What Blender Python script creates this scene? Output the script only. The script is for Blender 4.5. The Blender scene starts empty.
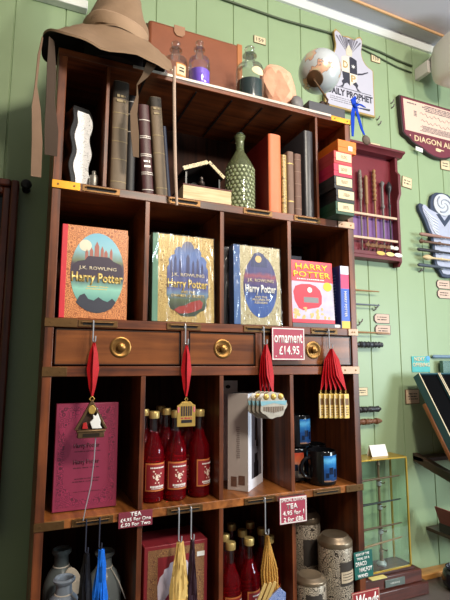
import bpy, bmesh, math, random
from mathutils import Vector, Matrix
random.seed(7)
PI = math.pi
SC = bpy.context.scene
COL = SC.collection

# ------------------------------------------------------------ camera, world, lights, exposure
cam_d = bpy.data.cameras.new('camera')
cam = bpy.data.objects.new('camera', cam_d); COL.objects.link(cam)
cam_d.sensor_fit = 'VERTICAL'; cam_d.sensor_height = 24.0
cam_d.lens = 467.5 / 600 * 24.0
cam_d.clip_start = 0.02
_p, _y, _r = 0.1331, 0.4038, 0.0024
_F = Vector((math.sin(_y)*math.cos(_p), math.cos(_y)*math.cos(_p), math.sin(_p)))
_R = Vector((math.cos(_y), -math.sin(_y), 0)); _U = _R.cross(_F)
_R2 = math.cos(_r)*_R + math.sin(_r)*_U; _U2 = -math.sin(_r)*_R + math.cos(_r)*_U
_M = Matrix((_R2, _U2, -_F)).transposed().to_4x4()
cam.matrix_world = Matrix.Translation((-0.044, -1.25, 1.6103)) @ _M
SC.camera = cam

SC.view_settings.view_transform = 'Standard'
SC.view_settings.look = 'None'
SC.view_settings.gamma = 1
SC.view_settings.use_curve_mapping = False
SC.view_settings.exposure = 0.0

world = bpy.data.worlds.new('shop_ambience'); SC.world = world
world.use_nodes = True
bg = world.node_tree.nodes['Background']
bg.inputs['Color'].default_value = (0.95, 0.98, 1.0, 1)
bg.inputs['Strength'].default_value = 0.20

def area(name, loc, target, size, power, color):
    d = bpy.data.lights.new(name, 'AREA'); d.shape = 'DISK'; d.size = size
    d.energy = power; d.color = color
    o = bpy.data.objects.new(name, d); COL.objects.link(o)
    o.location = loc
    o.rotation_euler = (Vector(target) - Vector(loc)).to_track_quat('-Z', 'Y').to_euler()
    return o
area('ceiling_spot', (2.1, -1.9, 2.95), (0.7, 0.2, 2.1), 0.16, 28, (1.0, 0.95, 0.86))
area('cool_fill_light', (3.0, -1.9, 1.75), (1.1, 0.3, 1.6), 0.9, 60, (0.80, 0.94, 1.0))  # cool fill added from the right, with no window behind it
area('warm_fill_light', (0.75, -1.7, 2.95), (0.55, 0.1, 1.7), 0.35, 40, (1.0, 0.90, 0.75))  # unseen warm fill added above the cabinet front, not a shop fitting

# ------------------------------------------------------------ materials
MATS = {}
def _new(name):
    m = bpy.data.materials.new(name); m.use_nodes = True
    nt = m.node_tree
    return m, nt, nt.nodes['Principled BSDF']
def srgb(r, g, b):
    f = lambda c: (c/255/12.92) if c/255 <= 0.04045 else ((c/255+0.055)/1.055)**2.4
    return (f(r), f(g), f(b), 1)
def plain(name, rgb, rough=0.55, metal=0.0, var=0.12, scale=30, bump=0.0, trans=0.0, ior=1.45, spec=None, coat=0.0):
    if name in MATS: return MATS[name]
    m, nt, b = _new(name); N, L = nt.nodes, nt.links
    c = srgb(*rgb)
    tc = N.new('ShaderNodeTexCoord'); no = N.new('ShaderNodeTexNoise')
    no.inputs['Scale'].default_value = scale; no.inputs['Detail'].default_value = 4
    L.new(tc.outputs['Object'], no.inputs['Vector'])
    mx = N.new('ShaderNodeMix'); mx.data_type = 'RGBA'
    mx.inputs[6].default_value = tuple(x*(1-var) for x in c[:3])+(1,)
    mx.inputs[7].default_value = tuple(min(1, x*(1+var)) for x in c[:3])+(1,)
    L.new(no.outputs['Fac'], mx.inputs[0]); L.new(mx.outputs[2], b.inputs['Base Color'])
    b.inputs['Roughness'].default_value = rough; b.inputs['Metallic'].default_value = metal
    b.inputs['IOR'].default_value = ior
    if trans: b.inputs['Transmission Weight'].default_value = trans
    if coat: b.inputs['Coat Weight'].default_value = coat; b.inputs['Coat Roughness'].default_value = 0.08
    if spec is not None: b.inputs['Specular IOR Level'].default_value = spec
    if bump:
        bp = N.new('ShaderNodeBump'); bp.inputs['Strength'].default_value = bump; bp.inputs['Distance'].default_value = 0.003
        L.new(no.outputs['Fac'], bp.inputs['Height']); L.new(bp.outputs['Normal'], b.inputs['Normal'])
    MATS[name] = m; return m
def wood(name, dark, light, axis, rough=0.38, scale=1.0, spec=0.5):
    if name in MATS: return MATS[name]
    m, nt, b = _new(name); N, L = nt.nodes, nt.links
    tc = N.new('ShaderNodeTexCoord'); mp = N.new('ShaderNodeMapping')
    s = [55*scale]*3; s['xyz'.index(axis)] = 3.0*scale
    mp.inputs['Scale'].default_value = s
    no = N.new('ShaderNodeTexNoise'); no.inputs['Scale'].default_value = 1; no.inputs['Detail'].default_value = 7
    no.inputs['Distortion'].default_value = 0.6
    n2 = N.new('ShaderNodeTexNoise'); n2.inputs['Scale'].default_value = 9; n2.inputs['Detail'].default_value = 3
    L.new(tc.outputs['Object'], mp.inputs['Vector']); L.new(mp.outputs['Vector'], no.inputs['Vector']); L.new(tc.outputs['Object'], n2.inputs['Vector'])
    ad = N.new('ShaderNodeMath'); ad.operation = 'MULTIPLY_ADD'; ad.inputs[1].default_value = 0.4
    L.new(n2.outputs['Fac'], ad.inputs[0])
    ml = N.new('ShaderNodeMath'); ml.operation = 'MULTIPLY'; ml.inputs[1].default_value = 0.6
    L.new(no.outputs['Fac'], ml.inputs[0]); L.new(ml.outputs[0], ad.inputs[2])
    r = N.new('ShaderNodeValToRGB'); r.color_ramp.elements[0].position = 0.36; r.color_ramp.elements[1].position = 0.64
    r.color_ramp.elements[0].color = srgb(*dark); r.color_ramp.elements[1].color = srgb(*light)
    L.new(ad.outputs[0], r.inputs['Fac']); L.new(r.outputs['Color'], b.inputs['Base Color'])
    b.inputs['Roughness'].default_value = rough; b.inputs['Specular IOR Level'].default_value = spec
    bp = N.new('ShaderNodeBump'); bp.inputs['Strength'].default_value = 0.12; bp.inputs['Distance'].default_value = 0.002
    L.new(no.outputs['Fac'], bp.inputs['Height']); L.new(bp.outputs['Normal'], b.inputs['Normal'])
    MATS[name] = m; return m
def glass(name, tint=(1, 1, 1), body=0.06, rough=0.03, edge=0.55):
    """thin clear pane or vessel wall: mostly see-through with mirror reflections at grazing angles"""
    if name in MATS: return MATS[name]
    m, nt, b = _new(name); N, L = nt.nodes, nt.links
    tr = N.new('ShaderNodeBsdfTransparent'); tr.inputs['Color'].default_value = tuple(tint)+(1,)
    gl = N.new('ShaderNodeBsdfGlossy'); gl.inputs['Roughness'].default_value = rough
    lw = N.new('ShaderNodeLayerWeight'); lw.inputs['Blend'].default_value = 0.25
    ma = N.new('ShaderNodeMath'); ma.operation = 'MULTIPLY_ADD'; ma.inputs[1].default_value = edge; ma.inputs[2].default_value = body
    L.new(lw.outputs['Fresnel'], ma.inputs[0])
    mx = N.new('ShaderNodeMixShader'); L.new(ma.outputs[0], mx.inputs[0]); L.new(tr.outputs[0], mx.inputs[1]); L.new(gl.outputs[0], mx.inputs[2])
    L.new(mx.outputs[0], N['Material Output'].inputs['Surface'])
    MATS[name] = m; return m
def wrap(name):
    """crinkled clear shrink-wrap film"""
    if name in MATS: return MATS[name]
    m, nt, b = _new(name); N, L = nt.nodes, nt.links
    tr = N.new('ShaderNodeBsdfTransparent')
    gl = N.new('ShaderNodeBsdfGlossy'); gl.inputs['Roughness'].default_value = 0.16
    tc = N.new('ShaderNodeTexCoord'); mp = N.new('ShaderNodeMapping'); mp.inputs['Rotation'].default_value = (0, 0.5, 0); mp.inputs['Scale'].default_value = (34, 20, 5)
    no = N.new('ShaderNodeTexNoise'); no.inputs['Scale'].default_value = 1; no.inputs['Detail'].default_value = 2; no.inputs['Distortion'].default_value = 0.8
    L.new(tc.outputs['Object'], mp.inputs['Vector']); L.new(mp.outputs['Vector'], no.inputs['Vector'])
    bp = N.new('ShaderNodeBump'); bp.inputs['Strength'].default_value = 1.0; bp.inputs['Distance'].default_value = 0.02
    L.new(no.outputs['Fac'], bp.inputs['Height']); L.new(bp.outputs['Normal'], gl.inputs['Normal'])
    mx = N.new('ShaderNodeMixShader'); mx.inputs[0].default_value = 0.09
    L.new(tr.outputs[0], mx.inputs[1]); L.new(gl.outputs[0], mx.inputs[2])
    L.new(mx.outputs[0], N['Material Output'].inputs['Surface'])
    MATS[name] = m; return m
def filigree(name, ground, line, scale=70, width=0.16, rough=0.4, metal=0.0, distort=6):
    """printed or pressed curling scrollwork"""
    if name in MATS: return MATS[name]
    m, nt, b = _new(name); N, L = nt.nodes, nt.links
    tc = N.new('ShaderNodeTexCoord')
    vo = N.new('ShaderNodeTexVoronoi'); vo.inputs['Scale'].default_value = scale*0.55; vo.distance = 'EUCLIDEAN'
    L.new(tc.outputs['Object'], vo.inputs['Vector'])
    si = N.new('ShaderNodeMath'); si.operation = 'MULTIPLY'; si.inputs[1].default_value = 22
    L.new(vo.outputs['Distance'], si.inputs[0])
    s2 = N.new('ShaderNodeMath'); s2.operation = 'SINE'; L.new(si.outputs[0], s2.inputs[0])
    r = N.new('ShaderNodeValToRGB'); r.color_ramp.elements[0].position = 0.45; r.color_ramp.elements[1].position = 0.45+width+0.15
    r.color_ramp.elements[0].color = srgb(*ground); r.color_ramp.elements[1].color = srgb(*line)
    ma = N.new('ShaderNodeMath'); ma.operation = 'MULTIPLY_ADD'; ma.inputs[1].default_value = 0.5; ma.inputs[2].default_value = 0.5
    L.new(s2.outputs[0], ma.inputs[0]); L.new(ma.outputs[0], r.inputs['Fac'])
    L.new(r.outputs['Color'], b.inputs['Base Color'])
    b.inputs['Roughness'].default_value = rough; b.inputs['Metallic'].default_value = metal
    MATS[name] = m; return m
def bands(name, stops, z0, z1, rough=0.4, noise=0.25):
    """printed picture in soft horizontal bands of colour (object Z from z0 to z1)"""
    if name in MATS: return MATS[name]
    m, nt, b = _new(name); N, L = nt.nodes, nt.links
    tc = N.new('ShaderNodeTexCoord'); sp = N.new('ShaderNodeSeparateXYZ'); L.new(tc.outputs['Object'], sp.inputs[0])
    mr = N.new('ShaderNodeMapRange'); mr.inputs['From Min'].default_value = z0; mr.inputs['From Max'].default_value = z1
    L.new(sp.outputs['Z'], mr.inputs['Value'])
    no = N.new('ShaderNodeTexNoise'); no.inputs['Scale'].default_value = 45; no.inputs['Detail'].default_value = 4
    L.new(tc.outputs['Object'], no.inputs['Vector'])
    ma = N.new('ShaderNodeMath'); ma.operation = 'MULTIPLY_ADD'; ma.inputs[1].default_value = noise; L.new(no.outputs['Fac'], ma.inputs[0])
    su = N.new('ShaderNodeMath'); su.operation = 'SUBTRACT'; su.inputs[1].default_value = noise*0.5
    L.new(mr.outputs['Result'], su.inputs[0]); L.new(su.outputs[0], ma.inputs[2])
    r = N.new('ShaderNodeValToRGB'); cr = r.color_ramp
    while len(cr.elements) < len(stops): cr.elements.new(0.5)
    for e, (p, c) in zip(cr.elements, stops): e.position = p; e.color = srgb(*c)
    L.new(ma.outputs[0], r.inputs['Fac']); L.new(r.outputs['Color'], b.inputs['Base Color'])
    b.inputs['Roughness'].default_value = rough
    MATS[name] = m; return m

WX = wood('mahogany_x', (58, 25, 12), (132, 68, 33), 'x')
WZ = wood('mahogany_z', (60, 27, 14), (132, 70, 36), 'z')
WY = wood('mahogany_y', (104, 58, 26), (176, 108, 54), 'y', rough=0.3)
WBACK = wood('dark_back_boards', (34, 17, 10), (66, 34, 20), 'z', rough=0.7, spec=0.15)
WDRAW = wood('drawer_front_wood', (82, 42, 20), (136, 78, 38), 'x', rough=0.3)
BRASS = plain('aged_brass', (146, 106, 58), 0.36, 0.85, 0.25, 60)
BRASS_D = plain('dull_brass', (112, 82, 50), 0.42, 0.75, 0.3, 60)
PLATEP = plain('worn_pinkish_plate', (176, 142, 116), 0.42, 0.3, 0.2, 60)
BRASS_Y = plain('bright_yellow_brass', (214, 152, 48), 0.35, 0.6, 0.15, 60)
STEEL = plain('polished_steel', (188, 190, 198), 0.28, 0.45, 0.05)
BLACK = plain('satin_black', (20, 19, 21), 0.35, 0, 0.2)
DARKSLOT = plain('dark_slot', (22, 14, 12), 0.7)
PAPER = plain('page_paper', (222, 205, 168), 0.8, 0, 0.12, 90)
PAPERW = plain('white_card', (228, 226, 222), 0.7, 0, 0.05)
CREAMTAG = plain('cream_tag', (214, 196, 160), 0.65, 0, 0.08)
PINKTAG = plain('pinkish_tag', (206, 178, 160), 0.6, 0, 0.06)
INK = plain('dark_ink', (52, 44, 44), 0.7)
WHITEINK = plain('white_paint', (240, 236, 232), 0.55)
GOLDINK = plain('gold_foil', (216, 186, 112), 0.4, 0.35, 0.08)
MAROON = plain('maroon_board', (126, 48, 62), 0.5, 0, 0.08)
REDRIB = plain('red_satin_ribbon', (176, 14, 24), 0.5, 0, 0.3, 90, spec=0.25)

# ------------------------------------------------------------ mesh building
class MB:
    def __init__(s): s.bm = bmesh.new()
    def box(s, x0, x1, y0, y1, z0, z1):
        v = [s.bm.verts.new(p) for p in ((x0,y0,z0),(x1,y0,z0),(x1,y1,z0),(x0,y1,z0),(x0,y0,z1),(x1,y0,z1),(x1,y1,z1),(x0,y1,z1))]
        for f in ((3,2,1,0),(4,5,6,7),(0,1,5,4),(1,2,6,5),(2,3,7,6),(3,0,4,7)): s.bm.faces.new([v[i] for i in f])
        return s
    def lathe(s, prof, c=(0,0,0), seg=24, R=None):
        rings = []
        for r, z in prof:
            ring = []
            for i in range(seg):
                a = 2*PI*i/seg
                p = Vector((r*math.cos(a), r*math.sin(a), z))
                if R is not None: p = R @ p
                ring.append(s.bm.verts.new(p + Vector(c)))
            rings.append(ring)
        for a, b in zip(rings, rings[1:]):
            for i in range(seg): s.bm.faces.new((a[i], a[(i+1) % seg], b[(i+1) % seg], b[i]))
        if prof[0][0] > 1e-5: s.bm.faces.new(rings[0][::-1])
        if prof[-1][0] > 1e-5: s.bm.faces.new(rings[-1])
        return s
    def cyl(s, p0, p1, r0, r1=None, seg=14):
        r1 = r0 if r1 is None else r1
        d = Vector(p1) - Vector(p0)
        R = d.to_track_quat('Z', 'Y').to_matrix()
        return s.lathe([(r0, 0), (r1, d.length)], p0, seg, R)
    def tube(s, pts, r, seg=8):
        pts = [Vector(p) for p in pts]; n = len(pts)
        rs = r if isinstance(r, (list, tuple)) else [r]*n
        rings = []; nrm = None
        for i, p in enumerate(pts):
            t = (pts[min(i+1, n-1)] - pts[max(i-1, 0)]).normalized()
            if nrm is None:
                nrm = t.orthogonal().normalized()
            else:
                nrm = (nrm - t*nrm.dot(t)); nrm = nrm.normalized() if nrm.length > 1e-6 else t.orthogonal().normalized()
            b = t.cross(nrm)
            rings.append([s.bm.verts.new(p + rs[i]*(math.cos(2*PI*k/seg)*nrm + math.sin(2*PI*k/seg)*b)) for k in range(seg)])
        for a, b in zip(rings, rings[1:]):
            for k in range(seg): s.bm.faces.new((a[k], a[(k+1) % seg], b[(k+1) % seg], b[k]))
        s.bm.faces.new(rings[0][::-1]); s.bm.faces.new(rings[-1])
        return s
    def prism(s, poly, y0, y1, plane='xz'):
        """closed outline in X-Z (or X-Y), given thickness along the third axis"""
        A = sum(poly[i][0]*poly[(i+1) % len(poly)][1]-poly[(i+1) % len(poly)][0]*poly[i][1] for i in range(len(poly)))
        if A < 0: poly = poly[::-1]
        if plane == 'xz':
            a = [s.bm.verts.new((x, y0, z)) for x, z in poly]; b = [s.bm.verts.new((x, y1, z)) for x, z in poly]
        elif plane == 'yz':
            a = [s.bm.verts.new((y1, x, z)) for x, z in poly]; b = [s.bm.verts.new((y0, x, z)) for x, z in poly]
        else:
            a = [s.bm.verts.new((x, y, y1)) for x, y in poly]; b = [s.bm.verts.new((x, y, y0)) for x, y in poly]
        n = len(poly)
        s.bm.faces.new(a); s.bm.faces.new(b[::-1])
        for i in range(n): s.bm.faces.new((a[i], b[i], b[(i+1) % n], a[(i+1) % n]))
        return s
    def strip(s, pts, widths, th=0.0012, twist=None):
        """ribbon following pts, its width across X (turned by twist about Z)"""
        pts = [Vector(p) for p in pts]; rows = []
        for i, p in enumerate(pts):
            w = widths[i]/2; a = twist[i] if twist else 0
            d = Vector((math.cos(a), math.sin(a), 0)); n = Vector((-math.sin(a), math.cos(a), 0))*th/2
            rows.append([s.bm.verts.new(q) for q in (p-d*w-n, p+d*w-n, p+d*w+n, p-d*w+n)])
        for a, b in zip(rows, rows[1:]):
            for k in range(4): s.bm.faces.new((a[k], b[k], b[(k+1) % 4], a[(k+1) % 4]))
        s.bm.faces.new(rows[0]); s.bm.faces.new(rows[-1][::-1])
        return s
    def ball(s, c, r, seg=16, sx=1, sy=1, sz=1):
        nv = max(4, seg//2); new = s.bm.verts.new; c = Vector(c)
        P = lambda a, b: c + Vector((sx*r*math.sin(b)*math.cos(a), sy*r*math.sin(b)*math.sin(a), sz*r*math.cos(b)))
        top, bot = new(P(0, 0)), new(P(0, PI))
        rows = [[new(P(2*PI*i/seg, PI*j/nv)) for i in range(seg)] for j in range(1, nv)]
        for i in range(seg):
            k = (i+1) % seg
            s.bm.faces.new((top, rows[0][i], rows[0][k])); s.bm.faces.new((bot, rows[-1][k], rows[-1][i]))
            for a, b in zip(rows, rows[1:]): s.bm.faces.new((a[i], b[i], b[k], a[k]))
        return s
    def patch(s, r, a0, a1, z0, z1, c=(0,0), n=10, th=0.0006):
        """sheet wrapped round a vertical cylinder"""
        rows = []
        for i in range(n+1):
            a = a0 + (a1-a0)*i/n
            rows.append([s.bm.verts.new((c[0]+q*math.cos(a), c[1]+q*math.sin(a), z)) for q, z in ((r, z0), (r+th, z0), (r+th, z1), (r, z1))])
        for a, b in zip(rows, rows[1:]):
            for k in range(4): s.bm.faces.new((a[k], b[k], b[(k+1) % 4], a[(k+1) % 4]))
        s.bm.faces.new(rows[0][::-1]); s.bm.faces.new(rows[-1])
        return s
    def shift(s, d):
        bmesh.ops.translate(s.bm, verts=s.bm.verts, vec=d); return s

def link(name, bm_or_mb, mat, parent=None, loc=(0,0,0), rot=(0,0,0), bevel=0.0, smooth=True, w=False, label=None):
    mb = bm_or_mb
    me = bpy.data.meshes.new(name)
    if w and parent is not None: mb.shift(-Vector(parent.location))
    bmesh.ops.recalc_face_normals(mb.bm, faces=mb.bm.faces)
    mb.bm.to_mesh(me); mb.bm.free()
    me.materials.append(mat)
    o = bpy.data.objects.new(name, me); COL.objects.link(o)
    if smooth:
        me.shade_smooth(); me.set_sharp_from_angle(angle=math.radians(35))
    if bevel:
        b = o.modifiers.new('edge', 'BEVEL'); b.width = bevel; b.segments = 2; b.limit_method = 'ANGLE'
        b.harden_normals = False
    o.parent = parent; o.location = loc; o.rotation_euler = rot
    if label: o['label'] = label
    return o
def thing(name, label, cat, loc=(0,0,0), rot=(0,0,0), group=None):
    o = bpy.data.objects.new(name, None); COL.objects.link(o)
    o.empty_display_size = 0.03
    o.location = loc; o.rotation_euler = rot
    o['label'] = label; o['category'] = cat
    if group: o['group'] = group
    return o
def tag(o, label, cat, group=None):
    o['label'] = label; o['category'] = cat
    if group: o['group'] = group
    return o
def struct(name, mb, mat, **k):
    o = link(name, mb, mat, **k); o['kind'] = 'structure'; return o
def dup(root, loc, rot=None, label=None, group=None):
    r = root.copy(); COL.objects.link(r); r.location = loc
    if rot is not None: r.rotation_euler = rot
    if label: r['label'] = label
    if group: r['group'] = group
    for ch in list(root.children):
        c = ch.copy(); COL.objects.link(c); c.parent = r
        for g in list(ch.children):
            d = g.copy(); COL.objects.link(d); d.parent = c
    return r
def lettering(text, mat, parent, x, y, z, width, height, bold=0.0, shear=0.0, depth=0.0006, rot=0.0, name='lettering', th=0.0006):
    """text standing in the X-Z plane, front to -Y; centred on (x, z), fitted to width and height"""
    cu = bpy.data.curves.new('txt', 'FONT'); cu.body = text; cu.size = 1; cu.align_x = 'CENTER'
    cu.resolution_u = 2; cu.offset = bold; cu.shear = shear; cu.space_line = 0.95
    to = bpy.data.objects.new('txt', cu); COL.objects.link(to)
    dg = bpy.context.evaluated_depsgraph_get()
    me = bpy.data.meshes.new_from_object(to.evaluated_get(dg))
    bpy.data.objects.remove(to); bpy.data.curves.remove(cu)
    xs = [v.co.x for v in me.vertices]; ys = [v.co.y for v in me.vertices]
    cx, cy = (min(xs)+max(xs))/2, (min(ys)+max(ys))/2
    sx = width/max(1e-6, max(xs)-min(xs)); sy = height/max(1e-6, max(ys)-min(ys))
    bm = bmesh.new(); bm.from_mesh(me); bpy.data.meshes.remove(me)
    r = bmesh.ops.extrude_face_region(bm, geom=list(bm.faces))
    top = [e for e in r['geom'] if isinstance(e, bmesh.types.BMVert)]
    for v in top: v.co.z = 1
    c, s_ = math.cos(rot), math.sin(rot)
    for v in bm.verts:
        px, pz = (v.co.x-cx)*sx, (v.co.y-cy)*sy
        v.co = Vector((px*c-pz*s_, -v.co.z*th, px*s_+pz*c))
    mb = MB(); mb.bm.free(); mb.bm = bm
    return link(name, mb, mat, parent, loc=(x, y, z), smooth=False)
def printed(parent, mat, x0, x1, z0, z1, y, rows, name='printed_lines', seed=1, fill=0.55, th=0.0004):
    """rows of small illegible print"""
    rnd = random.Random(seed); mb = MB()
    h = (z1-z0)/rows
    for i in range(rows):
        zc = z0 + h*(i+0.5); x = x0 + rnd.random()*(x1-x0)*0.08; end = x1 - rnd.random()*(x1-x0)*0.12
        while x < end:
            w = (0.5+rnd.random())*h*0.9
            w = min(w, end-x)
            hh = h*fill*0.5*(0.7+0.5*rnd.random())
            mb.box(x, x+w, y-th, y, zc-hh, zc+hh); x += w + h*(0.18+0.3*(rnd.random() < 0.25))
    return link(name, mb, mat, parent, smooth=False)
def oval(cx, cz, rx, rz, n=36): return [(cx+rx*math.cos(2*PI*i/n), cz+rz*math.sin(2*PI*i/n)) for i in range(n)]

# ------------------------------------------------------------ the shop shell
W = 0.36
WALLG = plain('green_painted_boards', (146, 166, 129), 0.42, 0, 0.06, 8)
mb = MB(); prof = [(-1.6, W)]
g = 1.328 - 0.1625*17
while g < 3.1:
    if g > -1.55: prof += [(g-0.003, W), (g-0.0008, W+0.004), (g+0.0008, W+0.004), (g+0.003, W)]
    g += 0.1625
prof += [(3.1, W), (3.1, W+0.06), (-1.6, W+0.06)]
mb.prism(prof, 0.0, 3.2, plane='xy')
struct('wall_back', mb, WALLG, smooth=False)
CEILM = plain('ceiling_paint', (204, 200, 212), 0.7, 0, 0.03, 4)
struct('ceiling', MB().box(-1.6, 3.1, -2.4, W+0.06, 3.2, 3.26), CEILM, smooth=False)
struct('wall_left_blocker', MB().box(-1.06, -1.0, -2.4, W, 0, 3.2), wood('olive_blocker_wood', (96, 92, 66), (128, 120, 86), 'z'), smooth=False)  # unseen wall added to hold back ambient light from the left
struct('floor', MB().box(-1.6, 3.1, -2.4, W+0.06, -0.06, 0.0), wood('floor_boards', (70, 52, 38), (110, 84, 60), 'x'), smooth=False)
TRIMW = plain('white_cornice_paint', (226, 228, 226), 0.5, 0, 0.03)
struct('trim_1', MB().prism([(W, 3.2), (W, 3.172), (W-0.012, 3.172), (W-0.03, 3.19), (W-0.03, 3.2)], 0.106, 3.1, plane='yz'), TRIMW, smooth=False)

# the long counter the cabinet stands on, with a pale wooden ledge along the wall
COUNTERM = plain('grey_brown_counter', (92, 82, 78), 0.45, 0, 0.12, 14)
cn = thing('shop_counter', 'long dark grey-brown shop counter under the tall cabinet', 'counter', (0.8, 0.0, 0))
link('worktop', MB().box(-0.5, 2.6, -0.35, W-0.002, 0.69, 0.73), COUNTERM, cn, w=True, bevel=0.004)
link('front_panel', MB().box(-0.48, 2.58, -0.31, -0.29, 0.0, 0.69), WX, cn, w=True)
link('side_panel', MB().box(-0.48, -0.46, -0.29, W-0.01, 0.0, 0.69), WZ, cn, w=True)
link('side_panel', MB().box(2.56, 2.58, -0.29, W-0.01, 0.0, 0.69), WZ, cn, w=True)
tag(link('wall_ledge', MB().box(1.45, 2.6, 0.305, W-0.001, 0.73, 0.752), wood('honey_pine', (168, 112, 52), (206, 148, 78), 'x'), bevel=0.003),
    'honey coloured wooden ledge running along the wall at counter level', 'ledge')

# ------------------------------------------------------------ the tall pigeonhole cabinet
cab = thing('display_cabinet', 'tall dark mahogany pigeonhole cabinet with drawers across its middle', 'cabinet', (0.483, 0.15, 0.73))
def cp(name, mb, m, bevel=0.0015, **k): return link(name, mb, m, cab, w=True, bevel=bevel, **k)
cp('side_panel', MB().box(0, 0.022, 0, 0.30, 0.73, 2.437), WZ)
cp('side_panel', MB().box(0.943, 0.966, 0, 0.30, 0.73, 2.437), WZ)
cp('top_board', MB().box(-0.002, 0.968, -0.002, 0.30, 2.437, 2.457), WX)
cp('edge_strip', MB().box(0.20, 0.884, -0.0045, -0.0015, 2.4495, 2.458), plain('pale_silver_edge', (196, 186, 174), 0.35, 0.3, 0.2, 40), bevel=0.0006)  # pale silver-grey strip along the front edge of the top board
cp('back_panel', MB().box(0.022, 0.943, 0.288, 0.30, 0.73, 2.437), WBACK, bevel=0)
for z0, z1, m in ((2.060, 2.084, WX), (1.698, 1.722, WX), (1.574, 1.600, WX), (1.2105, 1.2325, WY), (0.83, 0.855, WX)):
    cp('shelf', MB().box(0.022, 0.943, 0.0, 0.288, z0, z1), m)
cp('plinth', MB().box(0.022, 0.943, 0.01, 0.03, 0.73, 0.83), WX)
for x, t in ((0.133, 0.010), (0.826, 0.009)):
    cp('divider', MB().box(x-t/2, x+t/2, 0.002, 0.288, 2.084, 2.437), WZ, bevel=0.001)
for z0, z1 in ((1.722, 2.060), (1.2325, 1.574), (0.855, 1.2105)):
    for x in (0.254, 0.481, 0.713):
        cp('divider', MB().box(x-0.0065, x+0.0065, 0.002, 0.288, z0, z1), WZ, bevel=0.001)
for x in (0.369, 0.601):
    cp('divider', MB().box(x-0.011, x+0.011, 0.001, 0.288, 1.600, 1.698), WZ, bevel=0.001)
# dark slats under the top board
for x in (0.24, 0.40, 0.52, 0.63, 0.74):
    cp('underside_joint', MB().box(x-0.0025, x+0.0025, 0.02, 0.28, 2.4345, 2.437), DARKSLOT, bevel=0)
for x0, x1, kx in ((0.026, 0.356, 0.191), (0.382, 0.588, 0.485), (0.614, 0.939, 0.795)):
    d = cp('drawer', MB().box(x0, x1, 0.004, 0.016, 1.603, 1.6955).box(x0+0.01, x1-0.01, 0.016, 0.26, 1.607, 1.685), WDRAW, bevel=0.003)
    kp = Vector((kx, 0.004, 1.650))
    lx = d.location
    R = Matrix.Rotation(PI/2, 3, 'X')
    k = MB().lathe([(0.028, 0), (0.028, 0.0015), (0.0255, 0.003), (0.0225, 0.003), (0.019, 0.0012), (0.013, 0.0012), (0.0115, 0.003), (0.010, 0.003)], kp, 24, R)
    pl = link('knob_plate', k, BRASS, d); pl.location = -Vector(cab.location)
    k = MB().lathe([(0.006, 0.001), (0.006, 0.006), (0.0105, 0.009), (0.0100, 0.013), (0.005, 0.0155), (0, 0.016)], kp, 20, R)
    pl = link('knob', k, BRASS, d); pl.location = -Vector(cab.location)
    fr = MB()
    for (a, b, c, e) in ((x0+0.001, x1-0.001, 1.6925, 1.6945), (x0+0.001, x1-0.001, 1.604, 1.606), (x0+0.001, x0+0.003, 1.604, 1.6945), (x1-0.003, x1-0.001, 1.604, 1.6945)):
        fr.box(a, b, 0.0025, 0.005, c, e)
    pl = link('cock_bead', fr, plain('black_bead', (34, 20, 14), 0.4), d); pl.location = -Vector(cab.location)
# brass corner plates and their screws
for x0, x1, z0, z1, m in ((-0.001, 0.070, 2.061, 2.083, BRASS_Y), (-0.001, 0.078, 1.699, 1.721, BRASS_D), (-0.001, 0.058, 1.575, 1.599, BRASS_D),
                          (-0.001, 0.068, 1.2115, 1.2315, BRASS_D), (0.900, 0.967, 2.061, 2.083, PLATEP), (0.928, 0.967, 1.699, 1.721, PLATEP),
                          (0.895, 0.967, 1.575, 1.599, PLATEP), (0.885, 0.967, 2.438, 2.456, BRASS_Y), (0.90, 0.967, 1.2115, 1.2315, BRASS_D)):
    pl = cp('corner_plate', MB().box(x0, x1, -0.0035, -0.0005, z0, z1), m, bevel=0.0008)
    for sx in (x0+0.015, x1-0.015):
        c = MB().cyl((sx, -0.0032, (z0+z1)/2), (sx, -0.0048, (z0+z1)/2), 0.0028, seg=10)
        o = link('screw', c, BRASS_D, pl); o.location = -Vector(cab.location)
# hanging bars screwed to the shelf edges
BARS = [(0.125, 2.072), (0.36, 2.072), (0.60, 2.072), (0.78, 2.072), (0.13, 1.710), (0.365, 1.710), (0.60, 1.710), (0.835, 1.710),
        (0.135, 1.221), (0.375, 1.221), (0.60, 1.221), (0.83, 1.221)]
for x, z in BARS:
    b = MB()
    b.box(x-0.050, x+0.050, -0.003, -0.0005, z-0.009, z+0.009)
    pl = cp('hanging_bar', b, BRASS_D, bevel=0.0006)
    s_ = MB().box(x-0.038, x+0.038, -0.0036, -0.0026, z-0.004, z+0.004)
    o = link('slot', s_, DARKSLOT, pl); o.location = -Vector(cab.location)
    s_ = MB().cyl((x-0.040, -0.007, z+0.003), (x+0.040, -0.007, z+0.003), 0.0016, seg=8)
    for q in (-0.040, 0.040): s_.cyl((x+q, -0.002, z+0.003), (x+q, -0.008, z+0.003), 0.0022, seg=8)
    o = link('rod', s_, BRASS_D, pl); o.location = -Vector(cab.location)

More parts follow.
